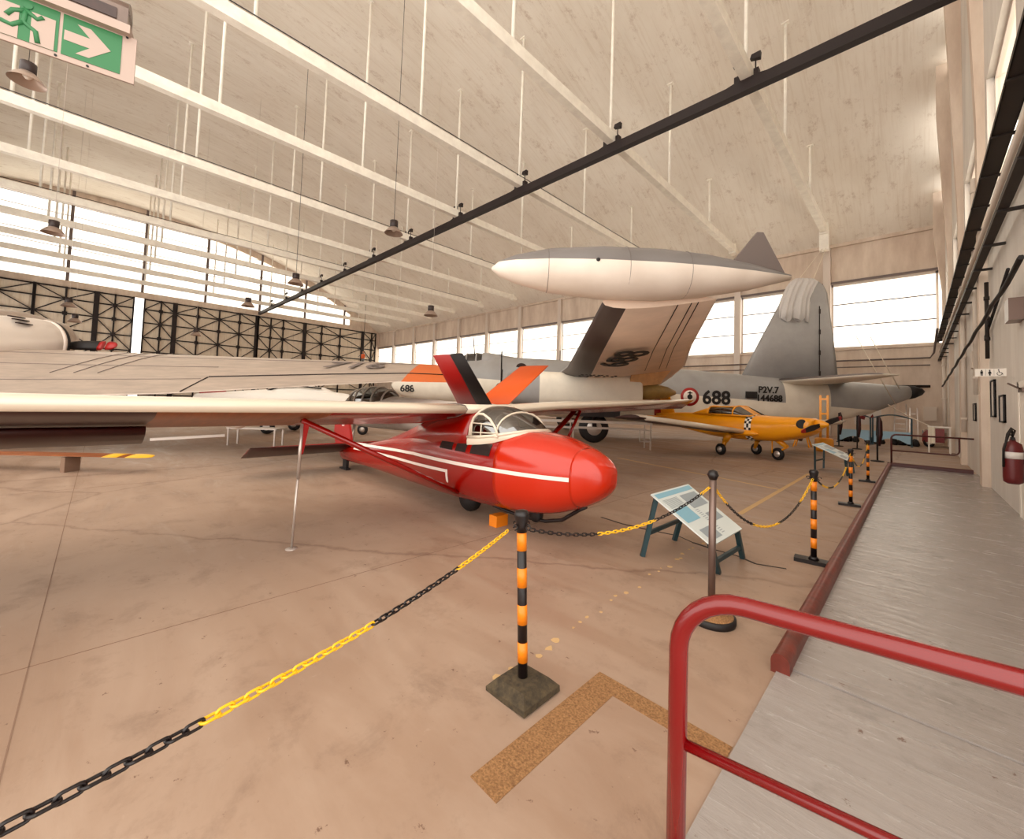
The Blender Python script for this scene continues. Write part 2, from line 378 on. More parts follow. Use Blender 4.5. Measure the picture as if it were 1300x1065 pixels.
for y in (-9.6, -3.3, 3.1, 9.5, 16.0, 22.3, 28.6): b.box((XL - .2, y - .14, 13.7), (XL + .02, y + .14, vz(y)))
z = 15.0
while z < 23.4:
    yy = math.sqrt(max(0, RC * RC - (z - ZC) ** 2)) - .4; b.box((XL - .14, YB, z - .035), (XL - .08, min(yy, 29.5), z + .035)); z += 1.25
lw = struct('window_13', b, M['muntin'])
b = MB(); yy = [YB + (29.3 - YB) * i / 30 for i in range(31)]
b.loft([[Vector((x, YB, 13.7)), Vector((x, 29.3, 13.7))] + [Vector((x, y, vz(y) - .3)) for y in reversed(yy)] for x in (XL - .12, XL - .11)], smooth=False); obj('pane', b, M['glass'], lw)
# door leaves
leaves = [(-11.9, -5.6), (-5.6, 2.45), (3.35, 15.85), (15.85, 34.4)]
lat = {0: [-11.9, -10.2, -8.3, -5.7], 1: [-5.6, -3.28, -.82, .75, 2.4], 2: [3.4, 5.0, 6.4, 8.8, 11.2, 13.6, 15.8], 3: [15.9, 17.6, 19.3, 22.4, 25.0, 28.0, 31.95, 33.6, 34.35]}
thick = (-.82, 6.4, 15.8, 22.4, 31.95)
for i, (y0, y1) in enumerate(leaves):
    b = MB(); ny = int((y1 - y0) / .35)
    for j in range(ny):
        ya = y0 + (y1 - y0) * j / ny; yb = y0 + (y1 - y0) * (j + 1) / ny; d = .05 if j % 2 else 0
        b.box((XL - .12 - d, ya, 0), (XL - .06 - d, yb, 13.0))
    dr = struct('door_%d' % (i + 1), b, M['doorp'])
    b = MB(); rows = [12.9, 11.62, 9.95, 8.1, 6.3, 4.5, 2.7, .9, .15]
    for z in rows: b.box((XL - .05, y0, z - .07), (XL + .1, y1, z + .07))
    L = lat[i]
    for y in L:
        t = .24 if any(abs(y - q) < .05 for q in thick) else .08
        b.box((XL - .05, y - t, 0), (XL + .15, y + t, 13.0))
    for j in range(len(L) - 1):
        for q in range(0, len(rows) - 2):
            a, c = (rows[q], rows[q + 1])
            p0, p1 = ((L[j], a), (L[j + 1], c)) if (j + q + i) % 2 else ((L[j], c), (L[j + 1], a))
            if q % 1 == 0: b.bar((XL + .03, p0[0], p0[1]), (XL + .03, p1[0], p1[1]), .1, .1, up=(1, 0, 0))
        for q in (1, 2, 3, 4, 5): b.box((XL - .05, L[j] - .2, rows[q] - .2), (XL + .14, L[j] + .2, rows[q] + .2)) if j else None
    obj('lattice', b, M['lattice'], dr)
# tie beams and hangers
ordw = ['first', 'second', 'third', 'fourth', 'fifth', 'sixth', 'seventh', 'eighth', 'ninth', 'tenth', 'eleventh', 'twelfth', 'thirteenth']
HY = (-9.7, -3.35, 3.0, 9.45, 15.85, 22.1, 28.45)
for i, x in enumerate(BX):
    t = thing('tie_beam', 'white roof tie beam on hanger rods, %s counted from the right wall' % ordw[i], 'beam', (x, 9, 13.6), group='roof tie beams')
    b = MB(); b.box((-.17, YB - 9, 0), (.17, 24.6, .46)); b.box((-.24, 24.3, -.12), (.24, 25.0, .6)); obj('beam', b, M['beam'], t)
    if i in (2, 4, 6):
        b = MB(); b.tube([(.17, YB - 9, .53), (.17, 24, .53)], .02, 6); obj('conduit', b, M['blackpl'], t)
    for y in HY:
        b = MB(); b.tube([(x - x, y - 9, .42), (0, y - 9, vz(y) - 13.6 + .05)], .07, 8); b.box((-.16, y - 9 - .16, vz(y) - 13.62), (.16, y - 9 + .16, vz(y) - 13.57)) ; obj('hanger_rod', b, M['beam'], t)
# dark crane rail across the beams
t = thing('crane_rail', 'long dark steel rail crossing under the white roof beams', 'rail', (-34, 16.0, 13.35))
b = MB(); b.box((-35, -.15, -.2), (35.1, .15, .2)); obj('rail', b, M['dkrail'], t)
for x in BX:
    b = MB(); b.prism([(x + 34 - .8, -.14, .18), (x + 34 + .8, -.14, .18), (x + 34 + .4, -.14, .26), (x + 34 - .4, -.14, .26)], (0, .28, 0)); b.box((x + 34 - .4, -.12, .2), (x + 34 - .24, .12, .5)); b.box((x + 34 + .24, -.12, .2), (x + 34 + .4, .12, .5)); 
    for dx in (-.28, .28):
        b.tube([(x + 34 + dx, 0, .3), (x + 34 + dx, 0, .85)], .025, 6); b.prism([(x + 34 + dx - .17, -.08, .95), (x + 34 + dx + .15, -.08, .85), (x + 34 + dx + .17, -.08, 1.1), (x + 34 + dx - .12, -.08, 1.1)], (0, .16, 0))
    obj('clamp', b, M['dkrail'], t)
# roof bracket and lines by the far wall
# ------------------------------------------------------------------ hanging lamps
def lampproto(s=1.0):
    t = thing('pendant_lamp', '', 'lamp')
    b = MB(); b.lathe((0, 0, 0), [(.05, .42), (.17, .4), (.17, .12), (.13, .1)], 16); obj('housing', b, M['lampd'], t)
    b = MB(); b.lathe((0, 0, 0), [(.15, .12), (.26, .02), (.38, -.14), (.39, -.16), (.37, -.15), (.25, 0), (.14, .1)], 24); sharp(obj('shade', b, M['lamps'], t))
    b = MB(); b.lathe((0, 0, 0), [(.09, .1), (.1, 0), (.05, -.06), (.0, -.07)], 12); obj('bulb', b, M['white'], t)
    return t
lp = lampproto()
lamps = [(-8.84, 7.06, 7.1, .62, 'large pendant lamp with dark housing just under the exit sign'),
         (-20.3, 17.6, 8.43, 1.0, 'dark pendant lamp against the bright end glazing at far left'),
         (-6.15, 20, 9.94, 1.15, 'pendant lamp hanging just left of the dark rail, nearest to the image centre'),
         (-13.6, 25, 8.6, 1.15, 'pendant lamp hanging above the number 716 wing, beside the dark rail'),
         (-5.16, 25, 6.9, 1.1, 'pendant lamp hanging left of the grey wing tip tank by the far windows'),
         (-19.75, 30, 8.16, 1.15, 'pendant lamp at the top of the hangar doors, left end of the dark rail'),
         (-33, 30, 7.7, 1.15, 'upper pendant lamp before the hangar door behind the propeller'),
         (-32.47, 30, 6.54, 1.05, 'lower pendant lamp before the hangar door behind the propeller'),
         (-26.6, 34, 6.4, 1.0, 'small pendant lamp before the hangar doors right of the bright gap')]
lps = [lp] + [copy_tree(lp) for _ in lamps[1:]]
for i, (la, de, z, s, lb) in enumerate(lamps):
    o = lps[i]
    o.location = W(la, de, z); o.scale = (s, s, s); o['label'] = lb; o['group'] = 'pendant lamps under the roof'
    p = W(la, de); zt = vz(p.y) if p.y > YB else 24
    b = MB(); b.tube([(0, 0, .4), (0, 0, (zt - z) / s)], (.011 if i in (2, 3) else .007), 5); obj('cord', b, M['black'] if i in (0, 2, 3) else M['frame'], o)
# ------------------------------------------------------------------ ramp, kerbs, rails
b = MB(); b.box((-.62, 1.2, 0), (XR, 3.075, .012)); struct('trim_4', b, M['ramp'])
b = MB(); b.box((-.56, 3.085, 0), (XR, 17.3, .02)); struct('trim_5', b, M['ramp'])
def kerbrun(p, q, w, h):
    b = MB(); p = Vector(p); q = Vector(q); d = (q - p).normalized(); s = Vector((-d.y, d.x, 0)); n = 9
    pr = [(-w / 2, 0), (-w / 2, h * .6)] + [(-w / 2 * math.cos(PI * k / n), h * .6 + h * .4 * math.sin(PI * k / n)) for k in range(1, n)] + [(w / 2, h * .6), (w / 2, 0)]
    b.loft([[e + s * x + Vector((0, 0, z)) for x, z in pr] for e in (p, q)]); return b
o = struct('trim_6', kerbrun((-.6, 3.0, 0), (-.6, 17.2, 0), .1, .12), M['kerb']); sharp(o)
o = struct('trim_7', kerbrun((-.65, 17.3, 0), (1.12, 17.3, 0), .12, .13), M['kerbd']); sharp(o)
def arc(c, a, bb, n=8): # quarter arc from c+a to c+bb
    c = Vector(c); a = Vector(a); bb = Vector(bb); return [c + a * math.cos(PI / 2 * k / n) + bb * math.sin(PI / 2 * k / n) for k in range(n + 1)]
g0 = W(.49, 1.17); dr = (W(1.03, .80) - g0); dr.z = 0; dr.normalize()
t = thing('guard_rail', 'glossy red tubular guard rail beside the ramp in the foreground', 'railing', g0)
b = MB(); rr = .16
path = [(0, 0, 0), (0, 0, 1.09 - rr)] + arc(dr * rr + Vector((0, 0, 1.09 - rr)), -dr * rr, Vector((0, 0, rr)))[1:] + [dr * 1.75 + Vector((0, 0, 1.09))]
path += arc(dr * 1.75 + Vector((0, 0, 1.09 - rr)), Vector((0, 0, rr)), dr * rr)[1:] + [dr * (1.75 + rr)]
b.tube(path, .025, 16); obj('top_rail', b, M['railred'], t)
b = MB(); b.tube([Vector((0, 0, .68)), dr * 1.9 + Vector((0, 0, .68))], .014, 12); obj('lower_rail', b, M['railred'], t)
b = MB(); b.lathe((0, 0, 0), [(.06, 0), (.06, .012), (.03, .014)], 16); obj('foot_plate', b, M['railred'], t)
t = thing('guard_rail', 'thin dark red guard rail across the far end of the ramp', 'railing', (-.56, 17.3, .12))
b = MB(); path = [(0, 0, 0), (0, 0, .75)] + arc((.12, 0, .75), (-.12, 0, 0), (0, 0, .12))[1:] + [(1.7, 0, .87)]; b.tube(path, .025, 10); obj('top_rail', b, M['kerbd'], t)
b = MB(); b.tube([(0, .0, .38), (1.1, 0, .38)] + arc((1.3, 0, .5), (0, 0, -.12), (.12, 0, 0))[0:] + [(1.42, 0, .87)], .02, 8); obj('lower_rail', b, M['kerbd'], t)
# gravel L strip in the floor and paint traces
b = MB(); b.prism([(-1.36, 1.2, .0), (-1.2, 1.2, .0), (-1.2, 2.08, 0), (-.63, 2.08, 0), (-.63, 2.2, 0), (-1.36, 2.2, 0)], (0, 0, .003)); struct('trim_8', b, M['gravel'])
b = MB()
for k in range(46):
    y = 1.6 + k * .11 + random.uniform(-.03, .03); x = -1.74 - .06 * (y - 2) * .5 + random.uniform(-.035, .035); s = random.uniform(.01, .03)
    pts = [(x + s * random.uniform(.5, 1.2) * math.cos(a), y + s * 1.3 * random.uniform(.5, 1.2) * math.sin(a), 0) for a in [2 * PI * j / 7 for j in range(7)]]
    if random.random() < .8: b.prism(pts, (0, 0, .002))
b.prism([(-1.98, 7, 0), (-1.9, 7, 0), (-1.95, 13, 0), (-2.03, 13, 0)], (0, 0, .001)); b.prism([(-2.0, 9.8, 0), (-6.5, 11.2, 0), (-6.5, 11.28, 0), (-2.0, 9.88, 0)], (0, 0, .001))
struct('trim_9', b, M['yfade'])
b = MB(); pts = [(-3.2, 5.12), (-2.84, 5.07), (-2.5, 5.1), (-2.13, 5.17), (-1.9, 5.06), (-1.66, 5.01), (-1.4, 5.0), (-1.2, 4.9), (-.95, 5.0)]
for i in range(len(pts) - 1):
    a = Vector((*pts[i], .0015)); c = Vector((*pts[i + 1], .0015)); b.bar(a, c, random.uniform(.012, .04), .003)
struct('trim_10', b, M['lattice'])
b = MB()
for yj in (-.2, 6.5, 12.6, 18.8): b.box((-60, yj, 0), (-.7, yj + .006, .0015))
for xj in (-3.6, -9.4, -15.2): b.box((xj, -8, 0), (xj + .006, 34, .0015))
struct('trim_11', b, M['joint'])
# ------------------------------------------------------------------ barrier posts and chains
def postproto():
    t = thing('barrier_post', '', 'post')
    b = MB(); b.tube([(0, 0, .05), (0, 0, .88)], .027, 16); obj('pole', b, M['blackpl'], t)
    for k in range(4):
        b = MB(); z1 = .865 - k * .2; b.tube([(0, 0, z1 - .105), (0, 0, z1)], .0285, 16); obj('orange_band', b, M['orange'], t)
    b = MB(); b.lathe((0, 0, .86), [(.03, 0), (.032, .04), (.042, .09), (.044, .1), (.034, .12), (.0, .125)], 20); obj('cap', b, M['blackpl'], t)
    for a in (0, PI / 2, PI, 1.5 * PI):
        b = MB(); c = Vector((math.cos(a) * .05, math.sin(a) * .05, .895)); pp = [c + Vector((math.cos(a) * math.cos(q) * .016, math.sin(a) * math.cos(q) * .016, math.sin(q) * .016)) for q in [2 * PI * j / 10 for j in range(9)]]
        b.tube(pp, .004, 6); obj('hook', b, M['blackpl'], t)
    return t
pp = postproto()
posts = [((-1.56, 1.74), 0, 'big', 'nearest orange and black striped barrier post on a square concrete base'),
         ((-.785, 5.42), .1, 'flat', 'striped barrier post just behind the first information board, before the ramp kerb'),
         ((-.82, 9.25), .15, 'flat', 'striped barrier post in front of the second, farther information board'),
         ((-.82, 12.79), .1, 'flat', 'striped barrier post farthest along the ramp kerb')]
pps = [pp] + [copy_tree(pp) for _ in posts[1:]]
for i, ((x, y), a, bs, lb) in enumerate(posts):
    o = pps[i]
    o.location = (x, y, 0); o.rotation_euler = (0, 0, a); o['label'] = lb; o['group'] = 'striped barrier posts along the ramp'
    b = MB()
    if bs == 'big':
        s = .145; q = .1; b.loft([[Vector((sx * e, sy * e, z)) for sx, sy in ((-1, -1), (1, -1), (1, 1), (-1, 1))] for e, z in ((s, 0), (s, .03), (q, .075), (.04, .08))], smooth=False)
    else: b.box((-.17, -.07, 0), (.13, .07, .04)); b.lathe((0, 0, .04), [(.05, 0), (.035, .03)], 14)
    obj('base', b, M['stone'] if bs == 'big' else M['blackpl'], o)
    if i == 0: o.rotation_euler = (0.0, -.055, 0)
def ballpost(x, y, lb):
    t = thing('barrier_post', lb, 'post', (x, y, 0), group='plain metal barrier posts')
    b = MB(); b.tube([(0, 0, .03), (0, 0, 1.07)], .026, 16); obj('pole', b, M['steel'], t)
    b = MB(); b.lathe((0, 0, 1.09), [(.0, -.045), (.026, -.036), (.042, 0), (.03, .03), (0, .042)], 20); obj('knob', b, M['blackpl'], t)
    b = MB(); b.lathe((0, 0, 0), [(.165, 0), (.17, .015), (.168, .045), (.155, .05)], 36); obj('rubber_rim', b, M['black'], t)
    b = MB(); b.lathe((0, 0, 0), [(.154, .045), (.15, .055), (.03, .062), (.028, .09)], 32); obj('base', b, M['gravel'], t)
ballpost(-1.116, 3.354, 'bare metal barrier post with black ball knob and round base, by the information board')
QE = W(-1.15, -.05)
ballpost(QE.x, QE.y, 'bare metal barrier post outside the left edge holding the near chain end')
def linkmesh(m, nm):
    b = MB(); n = 6; L = .0115; R = .0085; path = [(L + R * math.cos(a), R * math.sin(a), 0) for a in [-PI / 2 + PI * k / n for k in range(n + 1)]] + [(-L + R * math.cos(a), R * math.sin(a), 0) for a in [PI / 2 + PI * k / n for k in range(n + 1)]]
    b.tube(path, .0036, 6, closed=True); me = bpy.data.meshes.new(nm); me.from_pydata(b.v, [], b.f); me.polygons.foreach_set('use_smooth', [True] * len(b.f)); me.materials.append(m); me.update(); return me
LK = {'y': linkmesh(M['yellow'], 'yellow_link'), 'k': linkmesh(M['blackpl'], 'black_link')}
def chain(p, q, sag, lb, off=0, first='y', pitch=.0325, run=16):
    p = Vector(p); q = Vector(q); N = 400; pts = [p.lerp(q, k / N) - Vector((0, 0, 4 * sag * (k / N) * (1 - k / N))) for k in range(N + 1)]
    t = thing('barrier_chain', lb, 'chain', p, group='yellow and black plastic barrier chains')
    acc = 0; nxt = pitch / 2; idx = 0
    for k in range(N):
        d = (pts[k + 1] - pts[k]); s = d.length
        if acc + s >= nxt:
            c = pts[k] + d * ((nxt - acc) / s); x = d.normalized(); z = x.cross(Vector((0, 0, 1))).normalized(); y = z.cross(x)
            if idx % 2: y, z = z, -y
            seg = ((idx + off) // run) % 2; key = first if seg == 0 else ('k' if first == 'y' else 'y')
            o = bpy.data.objects.new('link', LK[key]); mm = Matrix((x, y, z)).transposed().to_4x4(); mm.translation = c - p; o.matrix_local = mm; C.objects.link(o); o.parent = t
            idx += 1; nxt += pitch
        acc += s
T1 = Vector((-1.6, 1.70, .88)); T3 = Vector((-.785, 5.42, .895)); T4 = Vector((-.82, 9.25, .895)); T5 = Vector((-.82, 12.79, .895)); T2 = Vector((-1.13, 3.35, 1.0))
chain(T1 + Vector((-.05, -.03, -.01)), (QE.x + .02, QE.y, 1.03), .10, 'near barrier chain running from the first striped post to the left foreground', 0, 'y')
chain(T1 + Vector((.04, .06, 0)), T2, .15, 'barrier chain from the nearest striped post up to the metal ball post', 0, 'k')
chain(T2 + Vector((.01, .03, 0)), T3 + Vector((0, -.05, 0)), .40, 'barrier chain hanging low behind the information board, metal post to striped post', 8, 'y')
chain(T3 + Vector((0, .06, 0)), T4 + Vector((0, -.05, 0)), .30, 'barrier chain between the second and third striped posts', 0, 'k', .04, 13)
chain(T4 + Vector((0, .06, 0)), T5 + Vector((0, -.05, 0)), .36, 'barrier chain between the two farthest striped posts', 0, 'y', .04, 13)
# ------------------------------------------------------------------ information boards on splayed stands
def board(A, B, Cc, D, feet, lb):
    A, B, Cc, D = map(Vector, (A, B, Cc, D)); o = Vector((A.x, A.y, 0)); t = thing('information_board', lb, 'sign', o, group='sloping information boards')
    nrm = (B - A).cross(D - A).normalized(); nrm = nrm if nrm.z > 0 else -nrm
    b = MB(); b.prism([p - o for p in (A, B, Cc, D)], -nrm * .014); pn = obj('panel', b, M['panel'], t)
    def P(u, v): return A + (B - A) * u * 1.0 + ((D - A) * (1 - u) + (Cc - B) * u) * v - o + nrm * .001
    def blk(u0, u1, v0, v1, m, nm):
        b = MB(); b.prism([P(u0, v0), P(u1, v0), P(u1, v1), P(u0, v1)], nrm * .001); obj(nm, b, m, pn)
    blk(.03, .97, .03, .12, M['panelb'], 'title_strip'); blk(.5, .93, .17, .45, M['panelg'], 'picture'); blk(.05, .4, .36, .62, M['panelb'], 'picture'); blk(.1, .42, .76, .95, M['panelg'], 'picture'); blk(.6, .9, .58, .74, M['panelg'], 'picture')
    b = MB()
    for k in range(9):
        v = .17 + k * .02; b.prism([P(.06, v), P(.42, v), P(.42, v + .007), P(.06, v + .007)], nrm * .001)
    for k in range(14):
        v = .48 + k * .033; b.prism([P(.48, v), P(.56, v), P(.56, v + .01), P(.48, v + .01)], nrm * .001)
    obj('text_lines', b, M['panelg'], pn)
    tops = [A.lerp(Cc, .06), B.lerp(D, .06), Cc.lerp(A, .06), D.lerp(B, .06)]
    for tp, ft in zip(tops, feet):
        b = MB(); b.bar(tp - o - Vector((0, 0, .02)), Vector((*ft, 0)) - o, .045, .045); obj('leg', b, M['teal'], t)
    for i, j in ((0, 1), (2, 3)):
        a = tops[i].lerp(Vector((*feet[i], 0)), .62); c = tops[j].lerp(Vector((*feet[j], 0)), .62); b = MB(); b.bar(a - o, c - o, .03, .04); obj('crossbar', b, M['teal'], t)
        b = MB(); b.bar(tops[i] - o - nrm * .03, tops[j] - o - nrm * .03, .03, .03); obj('support_bar', b, M['teal'], t)
board((-2.03, 4.22, .66), (-2.01, 5.17, .66), (-1.30, 4.79, .36), (-1.32, 3.97, .36), [(-2.09, 4.17), (-2.08, 4.96), (-1.339, 4.96), (-1.38, 4.33)], 'nearer sloping information board with blue and grey panels on dark teal legs')
board((-2.02, 13.7, .72), (-1.95, 14.95, .72), (-1.2, 14.4, .42), (-1.25, 13.3, .42), [(-2.0, 14.0), (-1.9, 14.7), (-1.2, 14.3), (-1.25, 13.5)], 'farther sloping information board on dark legs behind the third striped post')
# ------------------------------------------------------------------ the red glider
GX, GY = -4.5, 3.88
G = thing('glider', 'glossy red high-wing glider with cream wings and white side stripes', 'glider', (GX, GY, 0))
def rel(p): return Vector((p[0] - GX, p[1] - GY, p[2]))
S = [(-9.12, .36, .10, .05), (-8.95, .36, .15, .08), (-8.3, .40, .19, .12), (-7.2, .50, .29, .19), (-6.3, .585, .385, .30), (-5.6, .66, .46, .42), (-5.0, .70, .50, .50), (-4.5, .72, .51, .54), (-4.0, .735, .51, .55), (-3.6, .745, .50, .53),
     (-3.3, .755, .485, .505), (-3.0, .765, .445, .455), (-2.8, .775, .39, .395), (-2.62, .785, .325, .33), (-2.48, .795, .26, .265), (-2.38, .805, .195, .2), (-2.31, .812, .12, .125), (-2.28, .815, .05, .05)]
def spline(S, m=5):
    out = []
    for i in range(len(S) - 1):
        p0, p1, p2, p3 = S[max(i - 1, 0)], S[i], S[i + 1], S[min(i + 2, len(S) - 1)]
        for k in range(m):
            t = k / m; out.append(tuple(.5 * (2 * b + (c - a) * t + (2 * a - 5 * b + 4 * c - d) * t * t + (3 * b - a - 3 * c + d) * t ** 3) for a, b, c, d in zip(p0, p1, p2, p3)))
    return out + [S[-1]]
S = spline(S)
N = 48
def ring(s, e=2.6): return [rel(p) for p in ell((s[0], GY, s[1]), s[3], s[2], N, e)]
b = MB(); Sb = [s for s in S if s[0] <= -3.5]
b.loft([ring(s) for s in Sb]); obj('fuselage', b, M['red'], G)
b = MB(); b.loft([ring((s[0], s[1], s[2] + .002, s[3] + .002)) for s in S if -3.62 <= s[0] <= -2.58]); obj('nose_shell', b, M['redo'], G)
b = MB(); b.loft([ring((s[0], s[1], s[2] + .004, s[3] + .004)) for s in S if s[0] >= -2.63]); obj('nose_cap', b, M['redo'], G)
# side stripes following the skin
def interp(S, x):
    for a, c in zip(S, S[1:]):
        if a[0] <= x <= c[0]:
            t = (x - a[0]) / (c[0] - a[0]); return tuple(a[i] + (c[i] - a[i]) * t for i in range(4))
    return S[0] if x < S[0][0] else S[-1]
def skin(x, z, side, e=2.6, off=.008):
    s = interp(S, x); q = min(.999, abs((z - s[1]) / s[2])); y = s[3] * (1 - q ** e) ** (1 / e); return rel((x, GY + side * (y + off), z))
def strip(nm, pts, side, m, par):
    b = MB(); vs = []
    for x, z0, z1 in pts:
        vs += [skin(x, z0, side), skin(x, (z0 + z1) / 2, side), skin(x, z1, side)]
    fs = []
    for i in range(len(pts) - 1):
        for k in (0, 1): fs.append((3 * i + k, 3 * i + k + 1, 3 * i + k + 4, 3 * i + k + 3))
    b.add(vs, fs, 0, True); return obj(nm, b, m, par)
for sd in (-1, 1):
    strip('white_stripe', [(x, .775 + (x + 4) * .012 - .022 - (.12 * (-5.5 - x) / 3 if x < -5.5 else 0), .775 + (x + 4) * .012 + .022 - (.12 * (-5.5 - x) / 3 if x < -5.5 else 0)) for x in [-8.5 + i * .2 for i in range(30)] + [-2.62]], sd, M['stripe'], G)
    strip('white_stripe', [(x, .645 + (x + 4.4) * .03 - .02, .645 + (x + 4.4) * .03 + .02) for x in [-8.3 + i * .2 for i in range(20)]], sd, M['stripe'], G)
    strip('stripe_return', [(-4.52, .5, .66), (-4.49, .48, .665), (-4.47, .5, .665)], sd, M['stripe'], G)
    for x0, x1, z0, z1 in ((-4.72, -4.42, .93, 1.05), (-4.34, -4.12, .93, 1.05), (-4.03, -3.68, .93, 1.07)):
        strip('side_window', [(x0, z0, z1), ((x0 + x1) / 2, z0, z1), (x1, z0, z1)], sd, M['dkglass'], G)
# cabin pylon behind the canopy up to the wing and turtle deck
b = MB()
def cab(x, zt, hw, zb=.95): return [rel(p) for p in [(x, GY - hw, zb), (x, GY - hw * .97, zb + (zt - zb) * .5), (x, GY - hw * .8, zb + (zt - zb) * .85), (x, GY - hw * .45, zt), (x, GY + hw * .45, zt), (x, GY + hw * .8, zb + (zt - zb) * .85), (x, GY + hw * .97, zb + (zt - zb) * .5), (x, GY + hw, zb)]]
b.loft([cab(-8.2, .56, .06, .5), cab(-7.0, .82, .14, .65), cab(-6.2, 1.05, .24, .75), cab(-5.6, 1.24, .36, .85), cab(-5.0, 1.36, .46, .9), cab(-4.35, 1.45, .50, .95), cab(-4.15, 1.47, .50, .95)]); obj('cabin_top', b, M['red'], G)
# canopy
cx = spline([(-4.12, 1.53, .475), (-3.95, 1.535, .475), (-3.8, 1.51, .465), (-3.65, 1.455, .44), (-3.52, 1.38, .385), (-3.42, 1.31, .29), (-3.36, 1.25, .16)], 3)
def canring(x, zt, hw, g=0): 
    zb = interp(S, x)[1] + interp(S, x)[2] * .78
    return [rel((x, GY + (hw + g) * math.cos(a) * (1 if abs(math.cos(a)) < .9 else 1), zb + (zt + g - zb) * math.sin(a) ** .8)) for a in [PI * k / 14 for k in range(15)]]
b = MB(); b.loft([canring(*c) for c in cx], closed=False, caps=False); cn = obj('canopy', b, M['tint'], G)
b = MB(); b.loft([canring(x, z - .05, h - .06) for x, z, h in cx[:9]], closed=False, caps=False)
b = MB(); b.box(rel((-4.6, GY - .42, .9)), rel((-3.7, GY + .42, 1.12)));
for s_ in (-.22, .22): b.box(rel((-4.5, GY + s_ - .17, 1.1)), rel((-4.4, GY + s_ + .17, 1.36)))
obj('seats', b, M['interior'], G)
b = MB()
b.tube(canring(-3.66, 1.46, .443, .004), .013, 8); b.tube(canring(-4.12, 1.53, .475, .006), .016, 8)
for sd in (-1, 1):
    ar = [(-4.08, .485, 1.13), (-4.08, .48, 1.30), (-4.05, .472, 1.38), (-3.98, .462, 1.43), (-3.88, .458, 1.43), (-3.76, .458, 1.375), (-3.66, .458, 1.28), (-3.60, .456, 1.17)]
    pts = [rel((x, GY + sd * y, z)) for x, y, z in ar]
    b.tube(pts, .016, 8); b.tube([pts[0], pts[-1]], .016, 8)
    b.tube([rel((-4.08, GY + sd * .482, 1.31)), rel((-3.69, GY + sd * .462, 1.31))], .009, 6); b.tube([rel((-3.9, GY + sd * .482, 1.15)), rel((-3.9, GY + sd * .47, 1.31))], .008, 6); b.tube([rel((-4.08, GY + sd * .485, 1.19)), rel((-3.63, GY + sd * .465, 1.21))], .009, 6)
obj('canopy_frame', b, M['cream'], cn)
b = MB(); half = [(-4.14, .495, 1.125), (-3.9, .49, 1.145), (-3.7, .475, 1.17), (-3.56, .43, 1.2), (-3.45, .34, 1.225), (-3.38, .2, 1.245)]
mir = lambda p: Vector((p.x, -p.y, p.z))
hl = [rel((x, GY - y, z)) for x, y, z in half]; hi = hl + [rel((-3.35, GY, 1.25))] + [mir(p) for p in reversed(hl)]
b.tube(hi, .02, 10); obj('canopy_sill', b, M['cream'], cn)
lo = []
for (x, y, z), dz in zip(half, (.10, .095, .085, .07, .05, .03)):
    p = skin(x + .01, z - dz, -1, off=.012); p.y = min(p.y, -(y - .0) + .03); lo.append(p)
lo = lo + [rel((-3.31, GY, 1.235))] + [mir(p) for p in reversed(lo)]
md_ = [a.lerp(c, .5) + Vector((.005, .012 * (1 if a.y > 0 else -1), .004)) for a, c in zip(lo, hi)]
b = MB(); b.loft([lo, md_, hi], closed=False, caps=False); obj('canopy_surround', b, M['cream'], cn)
# wings: underside colour changes along the span; left root's red is a painted-in reflection
def gwing(name, stns, labl, zones):
    rings = [foil(rel(l), rel(t), th, 9, .035) for l, t, th in stns]
    n = len(rings[0])
    def mf(i, j):
        if j < 8 or j in (8,): return 0
        return zones[i] if j > 8 else 0
    b = MB(); b.loft(rings, mf=mf); o = obj(name, b, [M['cream'], M['wood'], M['maroon'], M['red']], G); o['label'] = labl; return o
def st(y, dz=0, ch=1.42, th=.19, x0=-4.2): return ((x0, y, 1.475 + dz), (x0 - ch, y, 1.205 + dz), th)
gwing('wing', [st(y) for y in (3.42, 2.6, 1.7, .33, -1.5)] + [st(-3.2, .02, 1.1, .14, -4.3), st(-4.1, .05, .6, .07, -4.5)], 'cream wing with brown and maroon underside, reflection painted red at its root, reaching over the left foreground', [3, 3, 1, 2, 2, 2])
gwing('wing', [st(3.42), st(3.9), st(4.34, .01), st(5.4, .075), st(7.7, .17), st(9.6, .25, 1.15, .14), st(11.0, .32, .85, .1, -4.3), st(11.8, .36, .35, .04, -4.45)], 'cream wing with red underside reaching away to the right', [3, 3, 3, 3, 3, 3, 3])
b = MB(); b.loft([foil(rel((-5.18, y, 1.225)), rel((-5.74, y, 1.03)), .11, 6, 0) for y in (.33, -3.1)]); obj('aileron', b, M['maroon'], G)
b = MB(); b.bar(rel((-5.45, .38, 1.1)), rel((-5.45, 1.0, 1.12)), .05, .025); obj('push_rod', b, M['chrome'], G)
for y in (3.42, 4.34):
    b = MB(); rg = foil(*[rel(p) if i < 2 else p for i, p in enumerate(st(y, .004))][:2], .2, 9, .035); b.tube(rg[3:12], .006, 5); obj('wing_seam', b, M['ndark'], G)
# struts
def strut(p, q, nm='wing_strut', m='red', r=.032, par=G):
    b = MB(); p = rel(p); q = rel(q); d = (q - p).normalized(); s = d.cross(Vector((0, 0, 1))).normalized(); up = s.cross(d)
    b.loft([[e + s * math.cos(a) * r * 1.7 + up * math.sin(a) * r for a in [2 * PI * k / 10 for k in range(10)]] for e in (p, q)]); return obj(nm, b, M[m], par)
strut((-4.62, 1.52, 1.33), (-4.35, 3.42, .37)); strut((-4.75, 6.55, 1.46), (-4.35, 4.36, .37))
strut((-4.62, 6.55, 1.46), (-4.62, 6.2, .98), 'jury_strut', r=.02)
